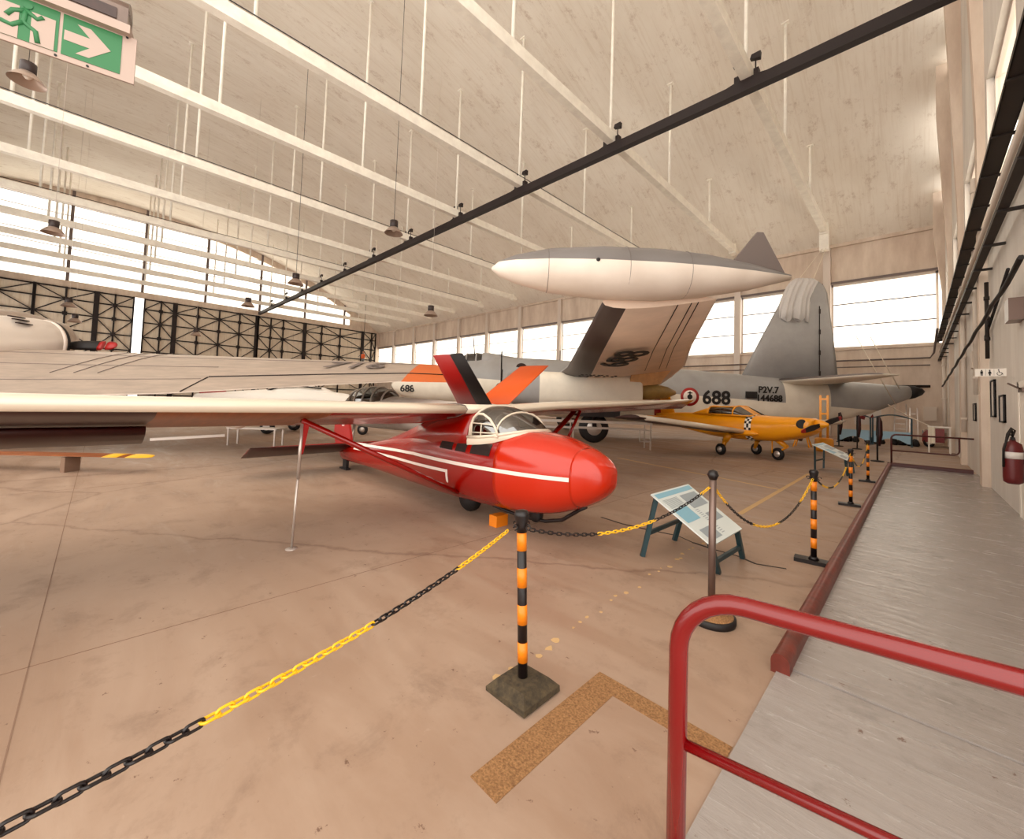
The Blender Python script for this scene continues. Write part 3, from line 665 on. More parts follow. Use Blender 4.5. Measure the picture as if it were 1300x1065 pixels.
# tail
b = MB(); b.loft([foil(rel((-8.5, GY + s * y, .61)), rel((-9.22 + abs(y) * .03, GY + s * y, .34)), t, 7, 0) for s, y, t in [(-1, 1.92, .015), (-1, 1.85, .03), (-1, 1.5, .06), (-1, .8, .09), (1, 0, .1), (1, .8, .09), (1, 1.5, .06), (1, 1.9, .02)]], smooth=True, mf=lambda i, j: 1 if j < 6 else 0); obj('tailplane', b, [M['maroon'], M['red']], G)
b = MB(); b.prism([rel((-8.6, GY - .025, .5)), rel((-9.0, GY - .025, .4)), rel((-9.4, GY - .025, .42)), rel((-9.55, GY - .025, .75)), rel((-9.5, GY - .025, 1.2)), rel((-9.3, GY - .025, 1.45)), rel((-9.0, GY - .025, 1.45)), rel((-8.85, GY - .025, 1.1)), rel((-8.7, GY - .025, .8))], (0, .05, 0)); obj('rudder', b, M['redv'], G)
text('21', 'registration', M['stripe'], G, rel((-9.05, GY - .03, .98)), (1, 0, 0), (0, 0, 1), .14, .004, .002)
# undercarriage
b = MB(); b.tube([rel(p) for p in ((-2.62, GY, .46), (-2.72, GY, .40), (-2.95, GY, .24), (-3.2, GY, .17), (-3.6, GY, .14), (-4.1, GY, .17), (-4.3, GY, .22))], .022, 8); obj('nose_skid', b, M['blackpl'], G)
b = MB(); b.lathe(rel((-3.35, GY - .04, .215)), [(.02, 0), (.08, 0), (.09, .03), (.08, .08), (.02, .08)], 18, (0, 1, 0)); obj('skid_damper', b, M['black'], G)
b = MB(); b.lathe(rel((-4.62, GY - .08, .2)), [(.06, 0), (.17, 0), (.2, .04), (.2, .12), (.17, .16), (.06, .16)], 24, (0, 1, 0)); obj('main_wheel', b, M['black'], G)
b = MB(); b.box(rel((-8.98, GY - .03, .03)), rel((-8.8, GY + .03, .26))); b.box(rel((-9.1, GY - .05, 0)), rel((-8.75, GY + .05, .035))); obj('tail_skid', b, M['black'], G)
b = MB(); b.box((-.07, -.1, 0), (.07, .1, .14)); tag(obj('chock', b, M['orange'], None, (-3.85, 3.72, 0)), 'small orange wooden block under the glider beside its wheel', 'block')
# wing trestle rod
t = thing('wing_support', 'thin metal prop rod standing under the cream glider wing', 'stand', (-4.605, 1.487, 0))
b = MB(); b.tube([(0, 0, .01), (.01, .02, .78)], .012, 10); b.tube([(.01, .02, .72), (.015, .03, 1.29)], .017, 10); obj('rod', b, M['chrome'], t)
b = MB(); b.lathe((0, 0, 0), [(.06, 0), (.06, .006), (.015, .012)], 14); obj('foot', b, M['chrome'], t)
b = MB(); b.prism([(.03, .04, 1.3), (.03, .1, 1.3), (.0, .06, .98), (0, .04, .96)], (.004, 0, 0)); obj('red_ribbon', b, M['redv'], t)
# ------------------------------------------------------------------ helpers for aircraft standing square to the viewer: x sideways, y ahead
def twotone(name, top, low, a, bb, bump=None, rough=.45):
    m = bpy.data.materials.new(name); m.use_nodes = True; n = m.node_tree.nodes; l = m.node_tree.links; p = n['Principled BSDF']; p.inputs['Roughness'].default_value = rough
    tc = n.new('ShaderNodeTexCoord'); sx = n.new('ShaderNodeSeparateXYZ'); l.new(tc.outputs['Object'], sx.inputs[0])
    def mt(op, x, y):
        q = n.new('ShaderNodeMath'); q.operation = op
        for i, v in enumerate((x, y)):
            if isinstance(v, (int, float)): q.inputs[i].default_value = v
            else: l.new(v, q.inputs[i])
        return q.outputs[0]
    th = mt('ADD', mt('MULTIPLY', sx.outputs['X'], bb), a)
    if bump:
        x0, x1, h = bump; g = mt('MULTIPLY', mt('GREATER_THAN', sx.outputs['X'], x0), mt('LESS_THAN', sx.outputs['X'], x1)); th = mt('ADD', th, mt('MULTIPLY', g, h))
    k = mt('GREATER_THAN', sx.outputs['Z'], th)
    nz = n.new('ShaderNodeTexNoise'); nz.inputs['Scale'].default_value = 1.3; nz.inputs['Detail'].default_value = 6; l.new(tc.outputs['Object'], nz.inputs['Vector'])
    r = n.new('ShaderNodeValToRGB'); r.color_ramp.elements[0].position = .3; r.color_ramp.elements[0].color = (.86, .84, .82, 1); r.color_ramp.elements[1].position = .65; l.new(nz.outputs['Fac'], r.inputs['Fac'])
    mx = n.new('ShaderNodeMix'); mx.data_type = 'RGBA'; l.new(k, mx.inputs[0]); mx.inputs[6].default_value = rgb(*low); mx.inputs[7].default_value = rgb(*top)
    m2 = n.new('ShaderNodeMix'); m2.data_type = 'RGBA'; m2.blend_type = 'MULTIPLY'; m2.inputs[0].default_value = 1; l.new(mx.outputs[2], m2.inputs[6]); l.new(r.outputs['Color'], m2.inputs[7]); l.new(m2.outputs[2], p.inputs['Base Color'])
    return m
def body(stns, n=32, e=2.1): return MB().loft([ell((s[0], 0, s[1]), s[3], s[2], n, e) for s in stns])
def wheel(c, r, w, axis, par, name='wheel', hub=True):
    c = Vector(c); ax = Vector(axis).normalized()
    b = MB(); b.lathe(c - ax * w / 2, [(r * .5, 0), (r * .85, 0), (r, w * .25), (r, w * .75), (r * .85, w), (r * .5, w)], 26, ax); o = obj(name, b, M['black'], par)
    b = MB(); b.lathe(c - ax * w * .52, [(r * .1, -.01), (r * .5, 0.0), (r * .52, .02), (r * .5, w * 1.04), (.1 * r, w * 1.04 + .01)], 20, ax); obj('hub', b, M['chrome'], o); return o
# ------------------------------------------------------------------ maritime patrol aircraft
NO = W(8, 21.6)
N_ = thing('patrol_aircraft', 'large grey and cream patrol aircraft number 688 filling the middle of the hall', 'aeroplane', NO, YAW)
M['nbody'] = twotone('patrol_grey_over_cream', (158, 155, 153), (238, 228, 212), 2.28, -.045, (5.9, 8.3, 1.1))
M['ntank'] = twotone('tank_grey_over_white', (118, 112, 110), (232, 218, 206), 3.93, -.012)
fs = [(-6.35, 2.28, .06, .06), (-6.2, 2.28, .3, .28), (-5.7, 2.3, .6, .52), (-5.0, 2.33, .8, .7), (-4, 2.38, .92, .85), (-3, 2.5, 1.08, .98), (-2.2, 2.58, 1.28, 1.05), (-1, 2.6, 1.34, 1.1), (2, 2.4, 1.5, 1.12), (5, 2.25, 1.52, 1.12), (8.4, 2.12, 1.52, 1.1), (12, 2.02, 1.43, 1.0), (14, 2.02, 1.32, .92), (16.3, 2.13, 1.18, .78), (18.8, 2.4, .83, .55), (20.2, 2.65, .5, .38), (20.9, 2.78, .36, .3)]
def nl(lat, dep, z): return Vector((lat - 8, dep - 21.6, z))
b = body([(s[0] - 8, s[1], s[2], s[3]) for s in fs], 40, 2.3); obj('fuselage', b, M['nbody'], N_)
b = body([(12.9, 2.78, .37, .31), (13.3, 2.82, .32, .27), (13.65, 2.86, .2, .17), (13.85, 2.88, .04, .04)], 24); obj('tail_boom_tip', b, M['black'], N_)
b = MB(); b.loft([foil(nl(a, 21.6, z), nl(c, 21.6, z), t, 9, 0, (0, 1, 0)) for z, a, c, t in ((2.9, 11.9, 17.35, .55), (5.5, 13.2, 17.05, .45), (8.0, 14.5, 16.7, .3), (8.4, 14.8, 16.5, .24), (8.62, 15.3, 16.2, .08))]); obj('fin', b, M['ngrey'], N_)
b = MB()
for z in (3.5, 4.6, 5.7, 6.8): b.box(nl(16.1, 21.36, z), nl(16.18, 21.4, z + .25))
b.box(nl(16.11, 21.355, 3.2), nl(16.135, 21.4, 7.2)); obj('rudder_hinge', b, M['lattice'], N_)
for s in (-1, 1):
    b = MB(); b.loft([foil(nl(a, 21.6 + s * d, z), nl(c, 21.6 + s * d, z), t, 8, 0) for d, a, c, z, t in ((.3, 13.7, 17.3, 3.15, .4), (2.4, 14.4, 16.85, 3.2, .3), (4.3, 15.0, 16.35, 3.26, .2), (4.65, 15.4, 16.15, 3.27, .06))], mf=lambda i, j: 1 if j >= 7 else 0); obj('tailplane', b, [M['ndark'], M['ncream']], N_)
# wings
def nwing(s):
    D = lambda d: 21.6 + s * (d)
    st_ = [(.6, 1.6, 7.3, 2.35, 2.5, .9), (3.2, 1.9, 7.2, 2.75, 2.95, .8), (6, 2.1, 6.6, 2.98, 3.2, .62), (10, 1.85, 5.1, 3.2, 3.38, .45), (14.4, 1.56, 3.6, 3.43, 3.55, .3)]
    b = MB(); b.loft([foil(nl(a, D(d), z), nl(c, D(d), z2), t, 11, .01) for d, a, c, z, z2, t in st_], mf=lambda i, j: 0 if j < 10 else (1 if j < 13 else 2)); w_ = obj('wing', b, [M['ngrey'], M['nle'], M['npink']], N_)
    for q in (.66, .78, .84):
        b = MB(); b.tube([nl(a + (c - a) * q, D(d), z + (z2 - z) * q - t * .40 * (1 - q) * 1.9 - .012) for d, a, c, z, z2, t in st_[2:]], .009, 5); obj('hinge_line', b, M['lattice'], w_)
    b = MB(); b.loft([ell((x, D(14.4 + .1) - 21.6, z), r, r, 32) for x, z, r in ((-8.43, 3.93, .02), (-8.3, 3.93, .13), (-8.0, 3.93, .25), (-7.4, 3.92, .385), (-6.5, 3.91, .455), (-5.5, 3.91, .445), (-4.7, 3.92, .37), (-3.9, 3.93, .23), (-3.17, 3.95, .05))]); tk = obj('tip_tank', b, M['ntank'], N_)
    b = MB(); b.prism([nl(3.75, D(14.47), 4.1), nl(4.27, D(14.47), 4.76), nl(4.38, D(14.47), 4.76), nl(4.8, D(14.47), 3.97)], (0, .06, 0)); obj('tank_fin', b, M['ndark'], tk)
    b = MB()
    for x in (.55, 1.9, 2.95): b.tube([nl(x, D(14.5), 3.92) + Vector((0, math.cos(a), math.sin(a))) * (interp([(-.43, 0, .02, 0), (0, 0, .25, 0), (.6, 0, .385, 0), (1.5, 0, .455, 0), (2.5, 0, .445, 0), (3.3, 0, .37, 0)], x)[2] + .003) for a in [2 * PI * k / 30 for k in range(31)]], .004, 4)
    obj('panel_seam', b, M['ndark'], tk)
    if s < 0: b = MB(); b.lathe(nl(1.36, 6.7, 4.0), [(0, -.05), (.03, -.05), (.045, 0)], 12, (0, 1, 0)); obj('drain_hole', b, M['black'], tk)
    # engine nacelle with propeller and main gear
    dn = D(4.6) - 21.6
    b = MB(); b.loft([ell((x, dn, z), ry, rz, 28, 2.8) for x, z, rz, ry in ((-8.2, 2.2, .55, .6), (-7.9, 2.2, .7, .75), (-6.9, 2.15, .75, .8), (-4.5, 2.1, .78, .74), (-2.85, 2.12, .74, .7), (-2.75, 2.12, .7, .66))], mf=lambda i, j: 0 if i < 2 else 1); nc = obj('engine_nacelle', b, [M['ngrey'], M['ncream']], N_)
    b = MB(); b.lathe((-8.2, dn, 2.2), [(.0, -.5), (.14, -.4), (.2, -.05), (.2, 0)], 18, (1, 0, 0)); obj('spinner', b, M['ndark'], nc)
    for a in (.5, .5 + PI / 2, .5 + PI, .5 + 1.5 * PI):
        b = MB(); d = Vector((0, math.cos(a), math.sin(a))); c = Vector((-8.45, dn, 2.2)); b.bar(c + d * .1, c + d * 1.55, .2, .05, up=(1, 0, 0)); obj('propeller_blade', b, M['black'], nc)
    wheel((-4.5, dn - .3 * -s * -1, .62), .62, .38, (0, 1, 0), N_, 'main_wheel')
    b = MB(); b.tube([(-4.5, dn + .05, .62), (-4.6, dn + .05, 1.7)], .09, 10); b.box((-5.3, dn - .5, 1.1), (-3.6, dn - .45, 1.6)); b.box((-5.3, dn + .45, 1.1), (-3.6, dn + .5, 1.6)); obj('gear_leg', b, M['lattice'], N_)
    b = MB(); b.prism([nl(5.0, D(1.6), 3.0), nl(5.0, D(6.4), 3.2), nl(6.8, D(6.4), 3.15), nl(6.8, D(1.6), 2.95)], (0, 0, .06)) if False else None
    b = MB(); d1 = D(5.4)
    P0, P1, P2, P3 = nl(4.85, d1, 3.4), nl(6.6, d1, 3.45), nl(5.95, d1 + .2, 2.5), nl(4.7, d1 + .2, 2.35)
    b.prism([P0, P1, P2, P3], (0, -s * -.0 + .08, 0)); obj('lowered_flap', b, M['tan'], N_)
    b = MB(); b.loft([ell((x, dn - .0, z), r, r * .7, 16) for x, z, r in ((-2.8, 2.25, .55), (-2.2, 2.22, .5), (-1.55, 2.2, .34), (-1.2, 2.2, .12))]); obj('exhaust_fairing', b, M['olive'], N_)
    return w_
wp = nwing(-1); nwing(1)
text('688', 'wing_number', M['black'], wp, nl(3.35, 12.3, 2.98), (0, -1, 0.062), (-1, 0, -.045), 1.3, .012, .01, sx=1.5)
b = MB()
for k in range(3): b.box(nl(2.6 + k * .28, 14.4, 2.63), nl(2.66 + k * .28, 15.3, 2.65))
for k in range(10): b.box(nl(2.45 + (k % 5) * .3, 14.5 + (k // 5) * .5, 2.62), nl(2.53 + (k % 5) * .3, 14.62 + (k // 5) * .5, 2.65))
obj('stencil_marks', b, M['black'], wp)
# markings on the side facing us
text('688', 'fuselage_number', M['black'], N_, nl(10.3, 20.53, 2.12), (1, 0, 0), (0, 0, 1), .95, .025, .01)
text('688', 'nose_number', M['black'], N_, nl(-5.35, 20.9, 2.08), (1, .12, 0), (0, 0, 1), .48, .012, .01)
text('P2V.7', 'type_marking', M['black'], N_, nl(12.95, 20.58, 2.62), (1, .06, 0), (0, 0, 1), .46, .01, .01)
text('144688', 'type_marking', M['black'], N_, nl(13.0, 20.58, 2.2), (1, .06, 0), (0, 0, 1), .46, .01, .01)
b = MB(); b.box(nl(11.8, 20.52, 2.18), nl(12.35, 20.6, 2.52)); obj('black_panel', b, M['black'], N_)
b = MB(); c = nl(8.95, 20.5, 2.15); b.lathe(c, [(.0, -.0), (.46, 0), (.46, .03)], 32, (0, 1, 0)); ro = obj('roundel', b, M['redv'], N_)
b = MB(); b.lathe(c - Vector((0, .006, 0)), [(.0, 0), (.33, 0), (.33, .01)], 32, (0, 1, 0)); obj('white_ring', b, M['stripe'], ro)
b = MB(); b.lathe(c - Vector((0, .012, 0)), [(.0, 0), (.13, 0), (.13, .01)], 24, (0, 1, 0)); b.box(c + Vector((-.03, -.02, -.22)), c + Vector((.03, -.005, .27))); b.box(c + Vector((-.12, -.02, .17)), c + Vector((.12, -.005, .22))); obj('anchor', b, M['black'], ro)
# cockpit canopy, windows, aerial
b = MB(); b.loft([ell((x, 0, z), ry, rz, 24) for x, z, rz, ry in ((-11.1, 3.3, .1, .3), (-10.9, 3.4, .38, .55), (-10.4, 3.5, .56, .7), (-9.8, 3.5, .62, .72), (-9.4, 3.5, .55, .68))]); ck = obj('cockpit_glazing', b, M['dkglass'], N_)
b = MB()
for x, ry, rz in ((-10.9, .56, .4), (-10.4, .71, .58), (-9.9, .73, .63)): b.tube([(x, ry * math.cos(a), 3.48 + rz * math.sin(a)) for a in [PI * k / 16 for k in range(17)]], .04, 6)
b.loft([ell((x, 0, z), ry, rz, 24) for x, z, rz, ry in ((-9.6, 3.5, .64, .74), (-9.2, 3.5, .64, .74), (-7.6, 3.4, .52, .6))]); obj('cockpit_frame', b, M['ngrey'], ck)
b = MB(); b.lathe(nl(.45, 20.66, 3.3), [(0, -.02), (.28, -.02), (.3, 0)], 20, (0, 1, -.35)); obj('side_blister', b, M['interior'], N_)
b = MB(); b.tube([nl(-2.0, 21.2, 4.0), nl(-2.1, 21.2, 4.9)], .03, 6); b.tube([nl(2.5, 21.6, 3.8), nl(2.5, 21.6, 4.4)], .03, 6); obj('aerial', b, M['ndark'], N_)
wheel(nl(-3.6, 21.4, .42), .42, .25, (0, 1, 0), N_, 'nose_wheel'); b = MB(); b.tube([nl(-3.6, 21.6, .42), nl(-3.5, 21.6, 1.7)], .08, 8); obj('gear_leg', b, M['chrome'], N_)
b = MB(); b.box(nl(13.8, 20.75, .82), nl(14.8, 20.85, .9)); obj('belly_vent', b, M['black'], N_)
b = MB(); folds = []
for k, z in enumerate((8.72, 8.55, 8.2, 7.6, 7.0, 6.4)):
    w0 = (15.0, 14.75, 14.5, 14.25, 14.05, 13.95)[k]; w1 = (16.0, 16.2, 16.0, 15.75, 15.7, 15.65)[k]; th = (.12, .24, .28, .32, .36, .38)[k]; ringp = []
    for j in range(60):
        a = 2 * PI * j / 60; ff = (.03 + .018 * k) * math.sin(j * 1.55 + .3 * math.sin(k * 2.0)) + .02 * k * math.sin(j * .7); ringp.append(nl((w0 + w1) / 2 + (w1 - w0) / 2 * math.cos(a), 21.6 + (th + ff) * math.sin(a), z + .12 * math.sin(j * .9) * (k == 5)))
    folds.append(ringp)
b.loft([[p - nl(15.2, 21.6, 0) for p in rg] for rg in folds]); cv = obj('cloth_cover', b, M['cloth'], None, W(15.2, 21.6)); cv.rotation_euler = (0, 0, YAW); tag(cv, 'grey cloth cover draped over the tall tail fin top of the patrol aircraft', 'cover')
# ------------------------------------------------------------------ twin-engined transport seen from behind, nose up
TO = W(-16.2, 12.5)
T_ = thing('transport_aircraft', 'bare metal twin-engined aircraft with number 716 and orange tip on its wing', 'aeroplane', TO, YAW)
def tl(lat, dep, z): return Vector((lat + 16.2, dep - 12.5, z))
ws = [(-20.4, 13.8, 8.6, 2.75, 1.05, .55), (-16.2, 13.4, 8.8, 2.70, 1.08, .5), (-12, 13.1, 9.1, 2.68, 1.25, .42), (-8, 12.8, 9.4, 2.65, 1.50, .34), (-4.6, 12.5, 9.7, 2.62, 1.82, .26), (-2.7, 12.3, 9.9, 2.60, 1.99, .2), (-1.6, 12.0, 10.1, 2.56, 2.02, .15), (-1.15, 11.5, 10.6, 2.45, 2.2, .06)]
b = MB(); b.loft([foil(tl(l, a, z), tl(l, c, z2), t, 11, .01) for l, a, c, z, z2, t in ws], mf=lambda i, j: 1 if i >= 5 else 0); tw = obj('wing', b, [M['silver'], M['orange2']], T_)
def wtop(l, q, off=.012):
    for s0, s1 in zip(ws, ws[1:]):
        if s0[0] <= l <= s1[0]:
            t = (l - s0[0]) / (s1[0] - s0[0]); a, c, z, z2, th = [s0[i] + (s1[i] - s0[i]) * t for i in (1, 2, 3, 4, 5)]
            h = th / .2 * (0.2969 * math.sqrt(q) - 0.1260 * q - 0.3516 * q * q + 0.2843 * q ** 3 - 0.1015 * q ** 4) + .01 * (a - c) * 4 * q * (1 - q)
            return tl(l, a + (c - a) * q, z + (z2 - z) * q + h + off)
for q0, l0, l1 in ((.72, -7.7, -1.8), (.25, -16, -2.8), (.5, -16, -8), (.76, -16, -7.8)):
    b = MB(); b.tube([wtop(l0 + (l1 - l0) * k / 12, q0) for k in range(13)], (.014 if q0 == .72 else .006), 5); obj('aileron_gap' if q0 == .72 else 'skin_seam', b, M['lattice'] if q0 == .72 else M['ndark'], tw)
for l0 in (-11.9, -11.3, -10.7):
    b = MB(); b.tube([wtop(l0, q) for q in (.05, .2, .35, .5, .65)], .01, 5); obj('skin_seam', b, M['ndark'], tw)
b = MB(); b.bar(wtop(-7.7, .73), wtop(-7.7, .98), .025, .02); obj('aileron_gap', b, M['lattice'], tw)
p0 = wtop(-4.35, .42, .03); text('716', 'wing_number', M['ndark'], tw, p0, wtop(-3.6, .42, .03) - p0, wtop(-4.35, .2, .03) - p0, 1.15, .015, .004)
nz_ = [(9.2 - 12.5, 1.75, .25, .2), (10.6 - 12.5, 2.45, .55, .5), (11.8 - 12.5, 2.8, .8, .7), (13.0 - 12.5, 2.98, .82, .8), (13.7 - 12.5, 3.02, .84, .83), (14.1 - 12.5, 3.05, .78, .78), (14.25 - 12.5, 3.06, .66, .66)]
b = MB(); b.loft([[Vector((p.y, p.x, p.z)) for p in ell((y, 0, z), rx, rz, 32)] for y, z, rz, rx in nz_], mf=lambda i, j: 0); na = obj('engine_nacelle', b, M['brightsilver'], T_)
b = MB(); b.lathe((0, 14.12 - 12.5, 3.05), [(.79, -.03), (.8, 0), (.79, .06)], 32, (0, 1, 0)); obj('cowl_lip', b, M['black'], na)
b = MB(); b.lathe((0, 14.0 - 12.5, 3.05), [(.80, -.06), (.82, 0), (.81, .06)], 32, (0, 1, 0)); obj('cowl_band', b, M['stripe'], na)
b = MB()
for a in (.7, .9, 1.1): b.box((math.cos(a) * .84 - .05, .2, 3.0 + math.sin(a) * .84 - .01), (math.cos(a) * .84 + .05, .6, 3.0 + math.sin(a) * .84 + .02))
obj('louvre', b, M['interior'], na)
for a in (.02, 2.75, 4.4):
    b = MB(); c = Vector((0, 1.95, 3.06)); d = Vector((math.cos(a), 0, math.sin(a))); e = Vector((-math.sin(a), .5, math.cos(a))).normalized()
    pts = [(.1, .1), (.7, .19), (1.5, .2), (1.9, .18), (2.1, .1)]
    def ringb(r, w_): return [c + d * r + e * w_ * x + d.cross(e) * y * w_ * .25 for x, y in ((-1, 0), (-.5, 1), (.5, 1), (1, 0), (.5, -1), (-.5, -1))]
    b.loft([ringb(r, w_) for r, w_ in pts[:3]]); bl = obj('propeller_blade', b, M['black'], na)
    b = MB(); b.loft([ringb(r, w_ * 1.01) for r, w_ in [(1.5, .2), (1.65, .19)]]); b.loft([ringb(r, w_ * 1.01) for r, w_ in ((1.78, .185), (1.9, .18), (2.02, .15), (2.12, .07))]); obj('red_tip', b, M['redv'], bl)
b = MB(); b.lathe((0, 1.7, 3.06), [(.15, 0), (.2, .2), (.12, .4), (0, .45)], 16, (0, 1, 0)); obj('propeller_hub', b, M['black'], na)
wheel((0, .3, .6), .6, .35, (1, 0, 0), T_, 'main_wheel'); b = MB(); b.tube([(-.25, .3, .6), (-.25, .6, 2.2)], .07, 8); b.tube([(.25, .3, .6), (.25, .6, 2.2)], .07, 8); obj('gear_leg', b, M['chrome'], T_)
b = MB(); b.loft([[Vector((p.y - 3.4, p.x, p.z)) for p in ell((y, 0, z), r, r * 1.05, 28)] for y, z, r in ((5.6, 3.6, .3), (5.0, 3.5, .8), (3.5, 3.3, 1.15), (1, 2.9, 1.25), (-3, 2.3, 1.15), (-7, 1.7, .7), (-9.6, 1.35, .25))]); obj('fuselage', b, M['silver'], T_)
wheel((-3.4, -8.4, .2), .2, .12, (1, 0, 0), T_, 'tail_wheel'); b = MB(); b.tube([(-3.4, -8.4, .2), (-3.4, -8.4, 1.2)], .05, 8); obj('gear_leg', b, M['chrome'], T_)
# ------------------------------------------------------------------ jet trainer with V tail
h2 = RV * -.73 + FV * .685; ang = math.atan2(h2.y, h2.x)
F_ = thing('jet_trainer', 'jet trainer with a V tail, one fin red and black, one fin bright orange', 'aeroplane', W(-.45, 9.2), ang)
M['jetsk'] = mat('pale_grey_jet_skin', (205, 194, 184), .4, var=.08, scale=2)
b = body([(-.9, 1.35, .12, .1), (0, 1.3, .24, .2), (1.5, 1.2, .36, .32), (3, 1.15, .46, .45), (4.5, 1.15, .5, .42), (6, 1.12, .48, .38), (7.2, 1.05, .38, .3), (8.2, 1.0, .2, .17), (8.6, .98, .04, .04)], 28); obj('fuselage', b, M['jetsk'], F_)
for s, m1 in ((1, 'redv'), (-1, 'orangev')):
    def fr(t, q0, q1): 
        x0, x1 = .95 - .55 * t, -.25 - .30 * t; y = s * (.1 + 1.25 * t); z = 1.38 + 1.12 * t
        return foil(Vector((x0 + (x1 - x0) * q0, y, z)), Vector((x0 + (x1 - x0) * q1, y, z)), .09 - .05 * t, 7, 0, (0, -s * .7, .7))
    b = MB(); b.loft([fr(t, 0, .6 if s > 0 else 1) for t in (0, .5, 1)]); fo = obj('fin', b, M[m1], F_)
    if s > 0: b = MB(); b.loft([fr(t, .58, 1) for t in (0, .5, 1)]); obj('black_rudder', b, M['black'], fo)
for s in (1, -1):
    b = MB(); b.loft([foil((4.4 - .1 * y, s * y, 1.0), (2.9 + .06 * y, s * y, 1.0), t, 8, .01) for y, t in ((.3, .2), (2.5, .14), (4.0, .08))]); wg = obj('wing', b, M['jetsk'], F_)
    b = MB(); b.loft([ell((x, s * 4.15, 1.05), r, r, 18) for x, r in ((4.6, .02), (4.3, .12), (3.6, .19), (2.9, .17), (2.2, .03))]); obj('tip_tank', b, M['jetsk'], wg)
    wheel((3.4, s * 1.7, .25), .25, .15, (0, 1, 0), F_, 'main_wheel'); b = MB(); b.tube([(3.4, s * 1.6, .25), (3.4, s * 1.5, 1.0)], .04, 8); obj('gear_leg', b, M['chrome'], F_)
b = MB(); b.loft([ell((x, 0, 1.4), ry, rz, 22) for x, rz, ry in ((3.9, .12, .15), (4.3, .42, .32), (5.0, .52, .35), (5.8, .5, .34), (6.3, .42, .3), (6.8, .2, .2), (7.1, .05, .1))]); cp = obj('canopy', b, M['tint'], F_)
b = MB()
for x, rz, ry in ((4.3, .42, .32), (4.85, .515, .35), (5.4, .52, .35), (5.95, .48, .335), (6.4, .4, .3)): b.tube([(x, ry * math.cos(a), 1.4 + rz * math.sin(a)) for a in [PI * k / 12 for k in range(13)]], .03, 6)
obj('canopy_frame', b, M['jetsk'], cp)
b = MB(); b.box((4.3, -.25, 1.3), (6.5, .25, 1.5)); b.box((4.6, -.15, 1.4), (4.75, .15, 1.78)); b.box((5.6, -.15, 1.4), (5.75, .15, 1.78)); obj('seats', b, M['interior'], cp)
wheel((6.9, 0, .2), .2, .12, (0, 1, 0), F_, 'nose_wheel'); b = MB(); b.tube([(6.9, 0, .2), (6.9, 0, .9)], .04, 8); obj('gear_leg', b, M['chrome'], F_)
# second, white jet farther left
J_ = thing('jet_aircraft', 'white jet with dark canopy outline standing below the number 716 wing', 'aeroplane', W(-10.6, 17.2), YAW)
b = body([(-2.6, 1.2, .3, .3), (0, 1.25, .5, .45), (2, 1.3, .55, .5), (3.6, 1.2, .5, .45), (5, 1.1, .3, .3), (6, 1.0, .05, .05)], 28); obj('fuselage', b, M['white'], J_)
b = MB(); b.loft([ell((x, 0, 1.5), ry, rz, 20) for x, rz, ry in ((.2, .1, .2), (.9, .42, .34), (1.8, .5, .36), (2.7, .42, .33), (3.5, .1, .2))]); jc = obj('canopy', b, M['white'], J_)
b = MB(); b.tube([(x, -.3 * (rz / .5), 1.52 + rz * .8) for x, rz in ((.0, .0), (.3, .2), (.9, .44), (1.8, .53), (2.7, .45))], .035, 6); obj('canopy_edge', b, M['black'], jc)
for s in (1, -1):
    b = MB(); b.loft([foil((2.0 - .3 * y, s * y, 1.1), (-.3 - .1 * y, s * y, 1.1), t, 7, 0) for y, t in ((.3, .2), (2.4, .08))]); obj('wing', b, M['white'], J_)
    wheel((1, s * 1.0, .28), .28, .16, (0, 1, 0), J_, 'main_wheel'); b = MB(); b.tube([(1, s * .9, .28), (1, s * .8, 1.05)], .05, 8); obj('gear_leg', b, M['chrome'], J_)
b = MB(); b.loft([foil((-1.2 - q, 0, 1.4 + q * 1.1), (-2.5 - q * .4, 0, 1.4 + q * 1.1), .1, 6, 0, (0, 1, 0)) for q in (0, 1)]); obj('fin', b, M['redv'], J_)
wheel((4.4, 0, .22), .22, .12, (0, 1, 0), J_, 'nose_wheel'); b = MB(); b.tube([(4.4, 0, .22), (4.3, 0, .9)], .04, 8); obj('gear_leg', b, M['chrome'], J_)
# ------------------------------------------------------------------ yellow low-wing trainer
Y_ = thing('light_aircraft', 'yellow low-wing light aircraft with a black and white checkered band behind its nose', 'aeroplane', (-4.49, 16.07, 0), math.radians(-25))
ys_ = [(-4.3, 1.15, .18, .05), (-3.9, 1.12, .22, .08), (-2.6, 1.08, .33, .2), (-1.3, 1.02, .42, .42), (-.6, 1.0, .45, .5), (.6, 1.0, .44, .5), (1.5, 1.02, .4, .46), (2.2, 1.1, .32, .4), (2.55, 1.17, .24, .34), (2.66, 1.2, .16, .26)]
b = body(ys_, 32, 2.8); obj('fuselage', b, M['ryel'], Y_)
b = MB(); rg = [[Vector((p.x, p.y, p.z)) for p in ell((x, 0, interp(ys_, x)[1]), interp(ys_, x)[3] + .008, interp(ys_, x)[2] + .008, 32, 2.8)] for x in (.62, .70, .78, .86)]
b.loft(rg, caps=False, mf=lambda i, j: (i + j) % 2); obj('checkered_band', b, [M['black'], M['white']], Y_)
b = MB(); b.loft([[Vector((x, y * hw, 1.38 + (zt - 1.38) * q)) for y, q in ((-1, 0), (-.95, .55), (-.72, .9), (-.4, 1), (.4, 1), (.72, .9), (.95, .55), (1, 0))] for x, zt, hw in ((-1.9, 1.42, .3), (-1.0, 1.68, .44), (-.3, 1.74, .46), (.2, 1.7, .46), (.75, 1.42, .42))], mf=lambda i, j: 1 if i > 0 and j != 3 else 0, caps=False); yc = obj('canopy', b, [M['ryel'], M['tint']], Y_)
b = MB(); 
